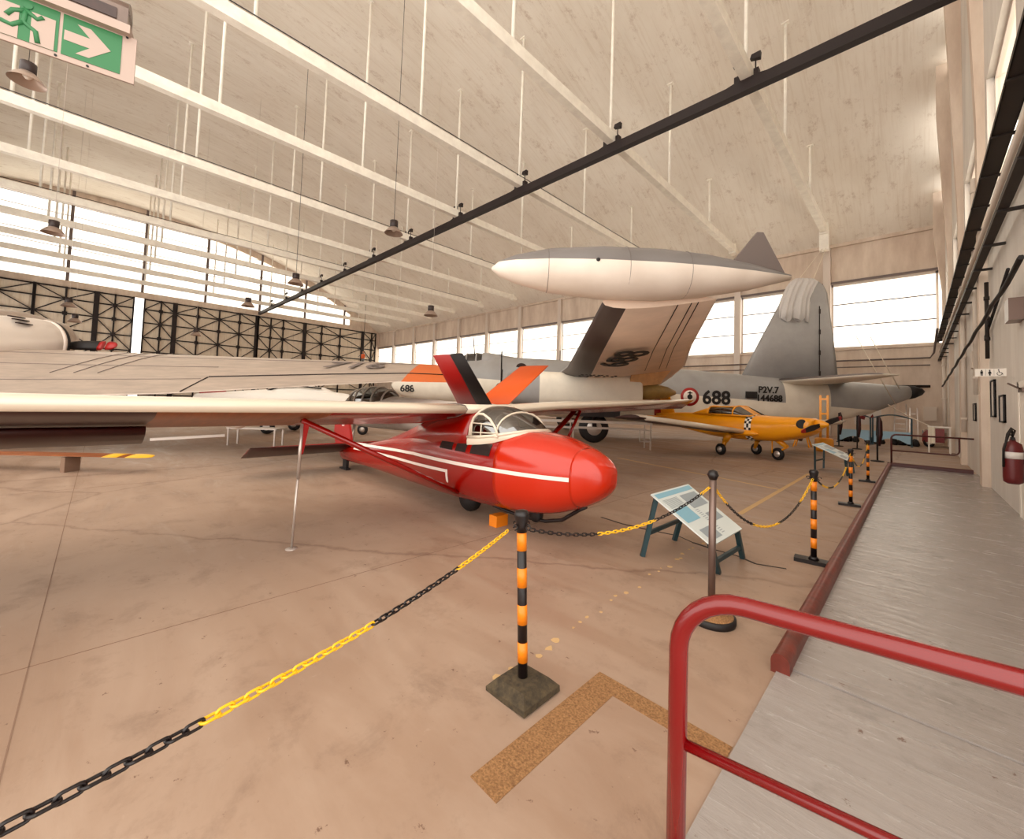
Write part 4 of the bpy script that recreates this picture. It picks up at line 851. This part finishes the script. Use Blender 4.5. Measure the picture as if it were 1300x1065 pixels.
for x, zt, hw in ((-1.0, 1.68, .44), (-.98, 1.69, .44), (.12, 1.71, .46), (.78, 1.41, .42)): b.tube([Vector((x, y * hw * 1.01, 1.38 + (zt + .005 - 1.38) * q)) for y, q in ((-1, 0), (-.95, .55), (-.72, .9), (-.4, 1), (.4, 1), (.72, .9), (.95, .55), (1, 0))], .028, 6)
for s in (-1, 1): b.tube([(-1.0, s * .46, 1.39), (.78, s * .44, 1.39)], .025, 6); b.tube([(-1.0, s * .34, 1.66), (.1, s * .36, 1.69)], .022, 6)
obj('canopy_frame', b, M['ryel'], yc)
b = MB(); b.box((-.9, -.36, .9), (.6, .36, 1.4)); b.box((-.5, -.32, 1.35), (-.38, -.05, 1.62)); b.box((-.5, .05, 1.35), (-.38, .32, 1.62)); obj('seats', b, M['interior'], Y_)
for s in (-1, 1):
    b = MB(); b.loft([foil((.72 - .02 * y, s * y, .80 + .1 * y), (-.68 - .02 * y, s * y, .70 + .1 * y), t, 9, .03) for y, t in ((.45, .2), (4.4, .17), (4.75, .1))], mf=lambda i, j: 0 if j < 8 else 1); wy = obj('wing', b, [M['cream'], M['maroon']], Y_)
    b = MB(); b.loft([foil((.74 - .02 * y, s * y, .80 + .1 * y), (.45, s * y, .785 + .1 * y), .15, 7, .0) for y in (.5, 4.5)]); obj('leading_edge', b, M['cream'], wy)
    b = MB(); b.loft([ell((x, s * .5, .82), r, r * .8, 14) for x, r in ((1.15, .02), (.9, .12), (.3, .16), (-.2, .05))]); obj('wing_fillet', b, M['ryel'], wy)
    wheel((0, s * .85, .2), .2, .12, (0, 1, 0), Y_, 'main_wheel')
    b = MB(); b.tube([(.25, s * .72, .78), (.1, s * .76, .5)], [.13, .1], 12); b.tube([(.1, s * .76, .5), (0, s * .77, .22)], [.08, .05], 10); obj('gear_leg', b, M['ryel'], Y_)
    b = MB(); b.loft([foil((-3.55, s * y, 1.18), (-4.2, s * y, 1.18), .06, 6, 0) for y in (.05, 1.3)]); obj('tailplane', b, M['ryel'], Y_)
b = MB(); b.loft([foil((-3.1 - .55 * q, 0, 1.2 + 1.25 * q), (-4.15 - .1 * q, 0, 1.2 + 1.25 * q), .1, 7, 0, (0, 1, 0)) for q in (0, .5, 1)]); fn = obj('fin', b, M['ryel'], Y_)
b = MB(); b.loft([foil((-4.0 - .12 * q, 0, 1.2 + 1.27 * q), (-4.5, 0, 1.2 + 1.27 * q), .07, 6, 0, (0, 1, 0)) for q in (0, .5, 1)]); obj('rudder', b, M['redv'], fn)
for s in (-1, 1): b = MB(); b.lathe((2.35, s * .2, 1.22), [(.0, .0), (.13, .0), (.15, .13), (.12, .2)], 18, (.55, s * .85, 0)); obj('air_intake', b, M['black'], Y_)
b = MB(); b.loft([ell((x, 0, 1.24), r, r, 18) for x, r in ((2.62, .15), (2.8, .12), (2.95, .05), (2.98, .01))]); sp = obj('spinner', b, M['ryel'], Y_)
for a, nm in ((.25, 0), (.25 + PI, 1)):
    d = Vector((0, math.cos(a), math.sin(a))); b = MB(); c = Vector((2.78, 0, 1.24)); b.loft([[c + d * r + Vector((x * w_, 0, 0)) + d.cross(Vector((1, 0, 0))) * y * w_ for x, y in ((-.4, -.9), (.4, -1), (.4, 1), (-.4, .9))] for r, w_ in ((.1, .05), (.4, .08), (.75, .06))], smooth=False); bl = obj('propeller_blade', b, M['black'], sp)
    b = MB(); b.loft([[c + d * r + Vector((x * w_, 0, 0)) + d.cross(Vector((1, 0, 0))) * y * w_ for x, y in ((-.4, -.9), (.4, -1), (.4, 1), (-.4, .9))] for r, w_ in ((.74, .065), (.85, .05), (.9, .02))], smooth=False); obj('red_tip', b, M['redv'], bl)
wheel((1.45, 0, .21), .2, .11, (0, 1, 0), Y_, 'nose_wheel'); b = MB(); b.tube([(1.3, 0, .75), (1.75, 0, .46)], [.1, .07], 12); b.tube([(1.75, 0, .46), (1.5, .0, .3)], .03, 8); b.tube([(1.3, -.07, .62), (1.3, -.07, .22)], .02, 6); obj('gear_leg', b, M['ryel'], Y_)
# ------------------------------------------------------------------ exit sign hanging close by
sa = math.atan2(-.981, -.194); t = thing('exit_sign', 'green hanging exit sign with running man and right-pointing arrow, top left', 'sign', (-2.112, .023, 2.76), sa)
# local x runs along the sign from its right end; its face looks towards +X of the room
fy = .012
b = MB(); b.box((-.005, -.004, -.004), (.40, .004, .172)); obj('panel', b, M['signw'], t)
pn = t.children[0]
b = MB(); b.box((.035, .004, .016), (.188, .006, .163)); obj('green_field', b, M['green'], pn)
b = MB(); b.box((.197, .004, .016), (.355, .006, .163)); obj('green_field', b, M['green'], pn)
b = MB(); b.prism([(.063, .0062, .088), (.118, .0062, .142), (.152, .0062, .142), (.118, .0062, .106), (.183, .0062, .106), (.183, .0062, .07), (.118, .0062, .07), (.152, .0062, .034), (.118, .0062, .034)], (0, .001, 0)); obj('arrow', b, M['signw'], pn)
b = MB(); b.box((.205, .0062, .016), (.262, .0072, .125)); b.box((.29, .0062, .016), (.345, .0072, .13)); obj('doorway', b, M['signw'], pn)
b = MB(); b.lathe((.272, .0062, .141), [(0, 0), (.012, 0), (.012, .003)], 14, (0, 1, 0))
for pth_ in ([(.275, .128), (.28, .08), (.25, .06), (.243, .022)], [(.28, .08), (.305, .055), (.33, .06)], [(.275, .122), (.248, .105), (.235, .118)], [(.277, .12), (.305, .108), (.318, .085)]): b.tube([(x, .004, z) for x, z in pth_], .0085, 8)
obj('running_man', b, M['green'], pn)
b = MB(); b.box((.012, -.05, .168), (.40, .03, .2)); obj('housing_base', b, M['signw'], t)
b = MB(); b.box((.02, -.045, .2), (.40, .028, .262)); b.tube([(.02, -.008, .262), (.4, -.008, .262)], .036, 12); obj('housing', b, M['signbox'], t)
b = MB(); b.box((.05, .0285, .205), (.36, .032, .245)); obj('lamp_window', b, M['signdark'], t)
b = MB()
for x in (.05, .12, .2): b.lathe((x if x > .05 else .022, .004, .004 if x > .05 else .165), [(0, 0), (.004, 0), (.004, .003)], 8, (0, 1, 0))
obj('screw', b, M['black'], t)
for x in (.1, .34): b = MB(); b.tube([(x, -.008, .29), (x, -.008, 13.6 - 2.76 + 8.5)], .003, 4); obj('hanging_wire', b, M['black'], t)
# ------------------------------------------------------------------ right wall fittings
t = thing('cable_tray', 'wide dark perforated cable tray high on the right wall', 'cable tray', (.98, 19, 6.02))
b = MB(); b.box((-.11, -15, 0), (.11, 15.9, .03)); b.box((-.115, -15, 0), (-.1, 15.9, .08)); b.box((.1, -15, 0), (.115, 15.9, .08)); obj('tray', b, M['tray'], t)
b = MB()
for x in (-.07, -.03, .02, .06): b.tube([(x, -15, .05), (x, 15.9, .05)], .016, 6)
obj('cables', b, M['black'], t)
for k in range(20): b = MB(); b.box((-.13, -14 + k * 1.55, -.03), (.21, -13.93 + k * 1.55, 0)); obj('bracket', b, M['tray'], t)
t = thing('cable_tray', 'lower dark cable tray with pale conduit on the right wall', 'cable tray', (.98, 19, 4.85))
b = MB(); b.box((-.05, -15, 0), (.05, 15.9, .02)); b.box((-.06, -15, 0), (-.05, 15.9, .09)); b.box((.05, -15, 0), (.06, 15.9, .09)); obj('tray', b, M['tray'], t)
for k in range(16): b = MB(); b.box((-.07, -13 + k * 1.85, -.04), (.21, -12.92 + k * 1.85, 0)); obj('bracket', b, M['tray'], t)
t = thing('conduit', 'pale conduit pipe between the two cable trays on the right wall', 'pipe', (1.0, 19, 5.4)); b = MB(); b.tube([(0, -15, 0), (0, 15.9, 0)], .04, 8); obj('tube', b, M['pipe'], t)
b = MB(); b.tube([(.13, -15, -.1), (.13, 15.9, -.1)], .03, 8); obj('dark_cable', b, M['black'], t)
b = MB(); pth = []
for k in range(40):
    y = 8.5 + k * .6; pth.append((1.0, y, 3.75 - .022 * (y - 8.5) - .06 * abs(math.sin(y * 1.1))))
b.tube(pth, .035, 6); tag(obj('cable', b, M['black']), 'thick black cable sagging along the right wall to the far corner', 'cable')
def downpipe(y, z0, z1, r, m, lb, x=1.12):
    b = MB(); b.tube([(0, 0, z0), (0, 0, z1)], r, 10)
    for z in (z0 + .4, (z0 + z1) / 2, z1 - .4): b.lathe((0, 0, z), [(r * 1.35, 0), (r * 1.35, .08)], 10)
    tag(obj('drain_pipe', b, m, None, (x, y, 0)), lb, 'pipe')
downpipe(16.2, 2.2, 8.0, .05, M['pipe'], 'pale vertical pipe on the right wall just past the rest room sign'); downpipe(20.2, 1.1, 6.0, .06, M['pipe'], 'pale vertical pipe on the right wall beyond the small framed print'); downpipe(31.9, .3, 4.7, .08, M['pipe'], 'pale vertical pipe in the far right corner', 1.07)
downpipe(13.7, 2.9, 4.6, .035, M['tray'], 'short dark vertical pipe above the rest room sign')
# rest room sign projecting from the wall
t = thing('restroom_sign', 'white rest room sign with man, woman and wheelchair pictograms', 'sign', (1.2, 11.9, 2.46)); t.scale = (.85, .85, .85)
b = MB(); b.box((-.46, -.01, -.08), (0, .01, .09)); p_ = obj('plate', b, M['white'], t)
b = MB()
for x, wom in ((-.36, 0), (-.24, 1)):
    b.lathe((x, -.012, .052), [(0, 0), (.014, 0), (.014, .003)], 10, (0, -1, 0))
    if wom: b.prism([(x - .03, -.012, -.02), (x + .03, -.012, -.02), (x + .01, -.012, .035), (x - .01, -.012, .035)], (0, -.003, 0)); b.box((x - .012, -.015, -.065), (x + .012, -.012, -.02))
    else: b.box((x - .02, -.015, -.02), (x + .02, -.012, .035)); b.box((x - .016, -.015, -.065), (x - .003, -.012, -.02)); b.box((x + .003, -.015, -.065), (x + .016, -.012, -.02))
b.tube([(-.1 + .036 * math.cos(a), -.014, -.025 + .036 * math.sin(a)) for a in [PI * .7 + 2 * PI * k / 20 * .75 for k in range(21)]], .005, 5); b.bar((-.11, -.014, .045), (-.1, -.014, -.0), .012, .004, up=(0, 1, 0)); b.bar((-.1, -.014, -.0), (-.07, -.014, -.0), .01, .004, up=(0, 1, 0)); b.bar((-.07, -.014, -.0), (-.05, -.014, -.045), .01, .004, up=(0, 1, 0)); b.lathe((-.112, -.012, .06), [(0, 0), (.011, 0), (.011, .003)], 10, (0, -1, 0))
b.box((-.3, -.014, -.065), (-.297, -.012, .075)); b.box((-.18, -.014, -.065), (-.177, -.012, .075)); obj('pictograms', b, M['black'], p_)
def frame(y0, y1, z0, z1, lb):
    t = thing('picture_frame', lb, 'picture', (1.2, (y0 + y1) / 2, z0), group='framed prints on the right wall'); w_ = (y1 - y0) / 2; h_ = z1 - z0
    b = MB(); b.box((-.04, -w_, 0), (0, -w_ + .03, h_)); b.box((-.04, w_ - .03, 0), (0, w_, h_)); b.box((-.04, -w_, 0), (0, w_, .03)); b.box((-.04, -w_, h_ - .03), (0, w_, h_)); obj('frame', b, M['black'], t)
    b = MB(); b.box((-.02, -w_, 0), (-.005, w_, h_)); obj('print', b, M['paper'], t)
frame(13.3, 13.9, 1.62, 2.42, 'larger framed print on the right wall directly under the rest room sign'); frame(12.0, 12.6, 1.52, 2.05, 'small framed print hanging lowest, next to the white door'); frame(15.3, 15.9, 1.5, 2.2, 'framed print just past the pilaster with the rest room sign'); frame(17.3, 17.9, 1.5, 2.0, 'fourth framed print along the right wall, near the far rail'); frame(22, 22.6, 1.5, 2.1, 'farthest framed print on the right wall')
b = MB(); b.box((XR - .02, 9.3, 0), (XR, 9.42, 2.2)); b.box((XR - .02, 10.5, 0), (XR, 10.62, 2.2)); b.box((XR - .02, 9.3, 2.1), (XR, 10.62, 2.2)); b.box((XR - .012, 9.42, 0), (XR, 10.5, 2.1)); dr_ = struct('door_5', b, M['white'])
b = MB(); b.box((XR - .05, 9.9, 2.02), (XR - .01, 10.3, 2.08)); b.bar((XR - .04, 10.1, 2.06), (XR - .2, 9.8, 2.14), .02, .02); obj('door_closer', b, M['steel'], dr_)
b = MB(); b.box((XR - .015, 9.75, 1.1), (XR - .011, 10.0, 1.75)); obj('faded_poster', b, M['yfade'], dr_)
b = MB(); b.box((XR - .02, 14.9, 0), (XR, 15.0, 2.1)); b.box((XR - .02, 15.9, 0), (XR, 16.0, 2.1)); b.box((XR - .02, 14.9, 2.0), (XR, 16.0, 2.1)); struct('door_6', b, M['white'])
# fire extinguisher
t = thing('fire_extinguisher', 'large dark red fire extinguisher hung on the right wall by the door', 'fire extinguisher', (1.03, 9.75, .62))
b = MB(); b.lathe((0, 0, 0), [(.06, 0), (.1, .03), (.105, .1), (.105, .52), (.09, .6), (.035, .64), (.03, .68)], 24); bo = obj('cylinder', b, M['ext'], t)
b = MB(); b.lathe((0, 0, .38), [(.107, 0), (.107, .1)], 24); obj('white_label', b, M['paper'], bo)
b = MB(); b.tube([(0, 0, .68), (0, -.02, .78), (-.02, -.08, .82), (-.06, -.12, .7), (-.1, -.1, .5), (-.1, -.06, .25)], .014, 8); b.tube([(0, 0, .7), (.03, .05, .8), (0, .1, .84), (-.04, .12, .74), (-.06, .1, .6)], .012, 8); obj('hose', b, M['black'], t)
b = MB(); b.box((-.02, -.05, .66), (.02, .05, .7)); b.bar((0, 0, .72), (-.06, -.1, .76), .02, .012); obj('handle', b, M['black'], t)
b = MB(); b.box((.09, -.03, .3), (.15, .03, .5)); obj('bracket', b, M['black'], t)
b = MB(); b.box((0, -.14, -.14), (.02, .14, .2)); tag(obj('notice', b, M['redv'], None, (XR - .021, 8.9, 2.0)), 'small red and white notice on the right wall beside the door', 'sign') if False else None
# window rod, boxes, wall lamp
b = MB(); b.tube([(0, 0, .6), (0, 0, 0), (0, -4.2, 0.9)], .025, 6); tag(obj('winding_rod', b, M['black'], None, (1.15, 15.2, 3.3)), 'thin black angled rod fixed on the right wall above the prints', 'rod')
b = MB(); b.box((-.12, -.2, 0), (0, .2, .45)); tag(obj('switch_box', b, M['pipe'], None, (XR, 16.9, 2.95)), 'cream switch box on the right wall over the rest room sign', 'box')
b = MB(); b.box((-.16, -.2, 0), (.0, .2, .35)); tag(obj('siren_box', b, M['steel'], None, (XR, 10.2, 3.15)), 'grey round-edged box under the black cable on the right wall', 'box')
# ------------------------------------------------------------------ far wall pipes and corner
for z, r_, lb in ((5.05, .05, 'upper dark pipe running along the far wall under the windows'), (4.62, .035, 'lower thin pipe running along the far wall under the windows'), (3.35, .08, 'thick dark pipe low on the far wall behind the tail boom')):
    b = MB(); x0 = -32 if z > 4 else -5; b.tube([(x0, 0, 0), (.6, 0, 0)] + ([(.75, -.4, .25), (.75, -6, .8)] if z > 4.8 else []), r_, 8); tag(obj('wall_pipe', b, M['muntin'] if z > 4 else M['lattice'], None, (0, YF - .42, z)), lb, 'pipe')
b = MB(); b.box((0, 0, 0), (.55, -.2, .85)); tag(obj('electrical_cabinet', b, M['pipe'], None, (.3, YF, 1.3)), 'cream electrical cabinet on the far wall by the right corner', 'box')
b = MB(); b.box((0, 0, 0), (1.3, -.03, 1.1)); o = obj('poster', b, M['paper'], None, (-2.9, YF - .005, .9)); tag(o, 'white poster with dark drawing on the far wall above the blue panels', 'poster')
b = MB(); b.prism([(.15, -.032, .4), (.5, -.032, .3), (.62, -.032, .8), (.4, -.032, .95)], (0, -.004, 0)); b.prism([(.7, -.032, .35), (.95, -.032, .5), (.9, -.032, .7)], (0, -.004, 0)); obj('drawing', b, M['carred'], o)
for i, (x0, x1) in enumerate(((-3.1, -1.75), (-1.66, -.18))):
    t = thing('display_stand', ('left' if i == 0 else 'right') + ' blue lower panel stand with arched metal frame by the far wall', 'stand', ((x0 + x1) / 2, 29, 0), group='blue panel stands'); w_ = (x1 - x0) / 2
    b = MB(); b.tube([(-w_, 0, 0), (-w_, 0, 1.4)] + [(-w_ + 2 * w_ * k / 10, 0, 1.4 + .18 * math.sin(PI * k / 10)) for k in range(1, 10)] + [(w_, 0, 1.4), (w_, 0, 0)], .035, 8); obj('frame', b, M['bluem'], t)
    b = MB(); b.prism([(-w_ + .04, -.02, .72), (w_ - .04, -.02, .72), (w_ - .04, -.02, .12)] + [(w_ * .8 - 1.6 * w_ * k / 8, -.02, .12 + .25 * math.sin(PI * k / 8)) for k in range(9)] + [(-w_ + .04, -.02, .12)], (0, .04, 0)); obj('blue_panel', b, M['blue'], t)
    b = MB()
    for s in (-w_, w_): b.box((s - .04, -.4, 0), (s + .04, .4, .05))
    obj('foot', b, M['bluem'], t)
b = MB()
for k in range(14): b.lathe((random.uniform(-1.6, 1.6), random.uniform(-.3, .3), .0), [(.12, 0), (.16, .1), (.1, .3), (.02, .38)], 8)
tag(obj('scrap_parts', b, M['black'], None, (-1.6, 29.9, 0)), 'low heap of dark engine parts on the floor behind the blue panels', 'parts', kind='stuff')
def ladder(x0, x1, y, z1, lb, lean=.5):
    t = thing('step_ladder', lb, 'ladder', ((x0 + x1) / 2, y, 0)); w_ = (x1 - x0) / 2
    for s in (-1, 1): b = MB(); b.bar((s * w_, 0, 0), (s * w_ * .8, lean, z1), .05, .03); obj('rail', b, M['chrome'], t)
    for k in range(1, int(z1 / .28)): b = MB(); q = k * .28 / z1; b.bar((-w_ * (1 - .2 * q), lean * q, k * .28), (w_ * (1 - .2 * q), lean * q, k * .28), .04, .03); obj('rung', b, M['chrome'], t)
    for s in (-1, 1): b = MB(); b.bar((s * w_, 2 * lean, 0), (s * w_ * .8, lean, z1), .03, .03); obj('rear_leg', b, M['chrome'], t)
ladder(-.9, -.35, 30.6, 2.2, 'left aluminium step ladder standing before the far wall'); ladder(-.28, .06, 30.2, 2.0, 'right aluminium step ladder standing before the far wall')
t = thing('vehicle', 'small dark red vehicle parked in the far right corner', 'car', (.55, 30.9, 0))
b = MB(); b.loft([[Vector((x, y * w_, z * h_ + .25)) for y, z in ((-1, 0), (-1, .45), (-.85, 1), (.85, 1), (1, .45), (1, 0))] for x, w_, h_ in ((-.35, .6, .4), (-.2, .7, .6), (.1, .7, .7), (.45, .7, .7))], smooth=False); obj('body', b, M['carred'], t)
b = MB(); b.box((-.34, -.5, .62), (-.3, .5, .85)); obj('windscreen', b, M['dkglass'], t)
for y in (-.6, .6): 
    for x in (-.1,): wheel((x, y, .22), .22, .14, (0, 1, 0), t)
t = thing('work_table', 'white table frame with a hanging white cloth at the end of the hall, right', 'table', (.7, 25.9, 0))
b = MB(); b.box((-.35, -.3, 1.1), (.35, .3, 1.15)); obj('table_top', b, M['white'], t)
for x in (-.32, .32):
    for y in (-.27, .27): b = MB(); b.bar((x, y, 0), (x, y, 1.1), .04, .04); obj('leg', b, M['white'], t)
b = MB(); b.loft([[Vector((x, -.31 - .02 * math.sin(x * 60), z)) for x in [-.35 + .22 * k / 9 for k in range(10)]] for z in (1.12, .8, .4)], closed=False, caps=False); b.loft([[Vector((x, -.33 - .02 * math.sin(x * 60), z)) for x in [-.35 + .22 * k / 9 for k in range(10)]] for z in (1.12, .8, .4)], closed=False, caps=False); tag(obj('cloth', b, M['rope'], None, (.7, 25.9, 0)), 'white cloth hanging off the left end of the white table', 'cloth')
# yellow engine stand and propellers on show beyond the yellow aeroplane
t = thing('engine_stand', 'tall yellow stand with a round base beyond the yellow aircraft nose', 'stand', (-2.7, 21.0, 0))
b = MB(); b.lathe((0, 0, 0), [(.3, 0), (.32, .1), (.32, .5), (.26, .55), (0, .56)], 18); obj('drum_base', b, M['ryel'], t)
for x in (-.12, .12): b = MB(); b.bar((x, 0, .5), (x, 0, 2.3), .08, .08); obj('post', b, M['ryel'], t)
b = MB(); b.box((-.14, -.03, 1.5), (.14, .03, 1.58)); b.box((-.14, -.03, 2.1), (.14, .03, 2.18)); obj('crossbar', b, M['ryel'], t)
t = thing('piston_engine', 'yellow and black small engine on a frame between yellow aircraft and stand', 'engine', (-3.7, 22.6, 0))
b = MB(); b.lathe((0, 0, .8), [(.1, -.3), (.28, -.2), (.28, .2), (.12, .32)], 12, (1, .3, 0)); en = obj('crankcase', b, M['black'], t)
for a in range(5): b = MB(); d = Vector((-.2, math.cos(a * 1.256), math.sin(a * 1.256))); b.tube([Vector((0, 0, .8)) + d * .2, Vector((0, 0, .8)) + d * .55], .09, 8); obj('cylinder', b, M['yellow'] if a % 2 else M['steel'], en)
for x, y in ((-.3, -.3), (.3, -.3), (-.3, .3), (.3, .3)): b = MB(); b.bar((x, y, 0), (x * .4, y * .4, .7), .04, .04); obj('leg', b, M['ryel'], t)
for i, (x, y, z, lb) in enumerate(((-2.65, 25, 1.6, 'propeller blade on show leaning left of the first blue panel'), (-1.9, 24, 1.5, 'propeller blade on show standing before the middle of the left blue panel'), (-.95, 18.6, 1.5, 'dark blade on a thin pole between the two blue panels'))):
    t = thing('display_pole', lb, 'stand', (x, y, 0), group='blades on thin poles'); b = MB(); b.tube([(0, 0, .03), (0, 0, z)], .025, 8); obj('pole', b, M['black'], t)
    b = MB(); b.loft([[Vector((w_ * c_ + .05, .04 + .02 * s_, zz)) for c_, s_ in ((-1, 0), (0, 1), (1, 0), (0, -1))] for zz, w_ in ((z * .35, .03), (z * .6, .09), (z * .9, .08), (z * 1.02, .02))]); obj('blade', b, M['maroon'], t); b = MB(); b.lathe((0, 0, 0), [(.18, 0), (.18, .03), (.03, .05)], 14); obj('base', b, M['black'], t)
# ------------------------------------------------------------------ ropes, bracket, trestles, rotor blade, dummy
b = MB(); tp = Vector((-4.32, 33.6, 13.3))
b.box((-.25, -.2, -.9), (.25, .2, .3)); tag(obj('beam_bracket', b, M['beam'], None, tp), 'cream bracket under the roof where the nearest right beam ends', 'bracket')
def rope(p, q, lb, r=.018): b = MB(); p = Vector(p); q = Vector(q); b.tube([Vector((0, 0, 0)), (q - p) * .5 - Vector((0, 0, .05)), q - p], r, 5); tag(obj('rope', b, M['rope'], None, p), lb, 'rope', 'white ropes round the tail')
rope((-4.4, 33.4, 12.5), W(17.4, 26, 9), 'white rope hanging from the beam bracket, left of the pair'); rope((-4.2, 33.4, 12.5), W(18.4, 26, 8.2), 'white rope hanging from the beam bracket, right of the pair')
rope(W(16.9, 20, 5.4), W(19.4, 20.6, 2.1), 'white rope crossing down in front of the tailplane to the boom, left one'); rope(W(17.6, 20, 5.4), W(19.6, 20.6, 2.9), 'white rope crossing down in front of the tailplane to the boom, right one'); rope(W(19.0, 20.6, 2.1), (.4, 25.7, 1.16), 'white rope slanting from the tail boom down to the white table')
t = thing('work_platform', 'long low metal work trestle beneath the patrol aircraft by its main wheel', 'trestle', W(2.3, 15.4), YAW + .0)
b = MB()
for y in (-.35, .35): b.bar((-3.2, y, .95), (2.9, y, .95), .05, .07); b.bar((-3.2, y, .72), (2.9, y, .72), .04, .04)
for k in range(13): b.bar((-3.2 + k * .5, -.35, .95), (-3.2 + k * .5, .35, .95), .04, .03)
obj('deck', b, M['chrome'], t)
for x in (-3.1, 0, 2.85):
    for y in (-.35, .35): b = MB(); b.bar((x, y, 0), (x, y, .93), .045, .045); obj('leg', b, M['chrome'], t)
b = MB(); b.bar((2.85, -.35, .3), (2.85, .35, .3), .04, .04); b.bar((2.45, -.35, .3), (2.45, -.35, .7), .04, .04); b.bar((2.45, -.35, .3), (2.85, -.35, .3), .04, .04); obj('step', b, M['chrome'], t)
t = thing('work_platform', 'small low metal bench on the floor beyond the red glider tail', 'trestle', W(-7.8, 12.6), YAW)
b = MB(); b.box((-.75, -.25, .5), (.75, .25, .54)); obj('deck', b, M['chrome'], t)
for x in (-.7, .7):
    for y in (-.22, .22): b = MB(); b.bar((x, y, 0), (x, y, .51), .04, .04); obj('leg', b, M['chrome'], t)
t = thing('rotor_blade', 'long brown rotor blade with yellow striped tip lying low at far left', 'rotor blade', W(-9.2, 7.8), YAW)
def rb(x0, x1, w0, w1, m, nm, par):
    b = MB(); b.loft([foil((x, .5 * w_ + .0, .31 - .0 * x + .012 * (x)), (x, -.5 * w_, .29 + .012 * x), .05 * (w_ / .3), 7, 0) for x, w_ in ((x0, w0), (x1, w1))]); return obj(nm, b, m, par)
bl = rb(-3.2, 2.25, .34, .30, M['wood'], 'blade', t); rb(1.62, 1.9, .325, .32, M['yellow'], 'yellow_band', bl); 
b = MB(); b.loft([foil((x, .5 * w_, .31 + .012 * x), (x, -.5 * w_, .29 + .012 * x), .052 * (w_ / .3), 7, 0) for x, w_ in ((2.05, .32), (2.25, .3), (2.4, .2), (2.45, .06))]); obj('yellow_tip', b, M['yellow'], bl)
for x in (-2.4, .9): b = MB(); b.box((x - .04, -.14, 0), (x + .04, .14, .27 + .012 * x)); obj('support_block', b, M['joint'], t)
# dummy in orange vest hung before the hangar doors
dp = Vector((-60, 28, 6.3)); t = thing('hanging_dummy', 'small figure in an orange vest and grey trousers hung before the hangar doors', 'mannequin', dp, YAW)
import bmesh
sk = bpy.data.meshes.new('dummy_body'); J = [(0, 0, 1.0), (0, 0, 1.25), (0, 0, 1.5), (0, 0, 1.62), (0, 0, 1.8), (.2, 0, 1.48), (.42, -.05, 1.25), (.5, -.2, 1.05), (-.2, 0, 1.48), (-.45, -.05, 1.3), (-.6, -.2, 1.15), (.1, 0, .92), (.14, 0, .5), (.15, .03, .08), (.15, -.15, .03), (-.1, 0, .92), (-.16, -.05, .5), (-.18, .03, .08), (-.18, -.15, .03)]
Ed = [(0, 1), (1, 2), (2, 3), (3, 4), (2, 5), (5, 6), (6, 7), (2, 8), (8, 9), (9, 10), (0, 11), (11, 12), (12, 13), (13, 14), (0, 15), (15, 16), (16, 17), (17, 18)]
sk.from_pydata([tuple(1.15 * c for c in j) for j in J], Ed, []); so = bpy.data.objects.new('body', sk); C.objects.link(so); so.parent = t
md = so.modifiers.new('skin', 'SKIN'); R_ = [.17, .16, .18, .07, .13, .08, .055, .045, .08, .055, .045, .11, .08, .06, .05, .11, .08, .06, .05]
for i, v in enumerate(sk.skin_vertices[0].data): v.radius = (R_[i], R_[i]); v.use_root = (i == 0)
so.modifiers.new('sub', 'SUBSURF').levels = 1; sk.materials.append(M['trouser'])
b = MB(); b.loft([ell((0, 0, 0), .1, .1, 4)] * 2) if False else None
b = MB(); b.loft([[Vector((rx * math.cos(a), ry * math.sin(a), z)) for a in [2 * PI * k / 16 for k in range(16)]] for z, rx, ry in ((1.1, .26, .22), (1.4, .28, .24), (1.7, .3, .24), (1.8, .2, .2))]); obj('orange_vest', b, M['orangevest'], t)
b = MB(); b.lathe((0, 0, 2.05), [(0, -.14), (.1, -.1), (.14, 0), (.11, .11), (0, .15)], 14); obj('head', b, M['skin'], t)
b = MB(); b.tube([(0, 0, 1.8), (0, .05, 7.2 + (vz(28) - 13.6))], .03, 5); obj('cord', b, M['black'], t)
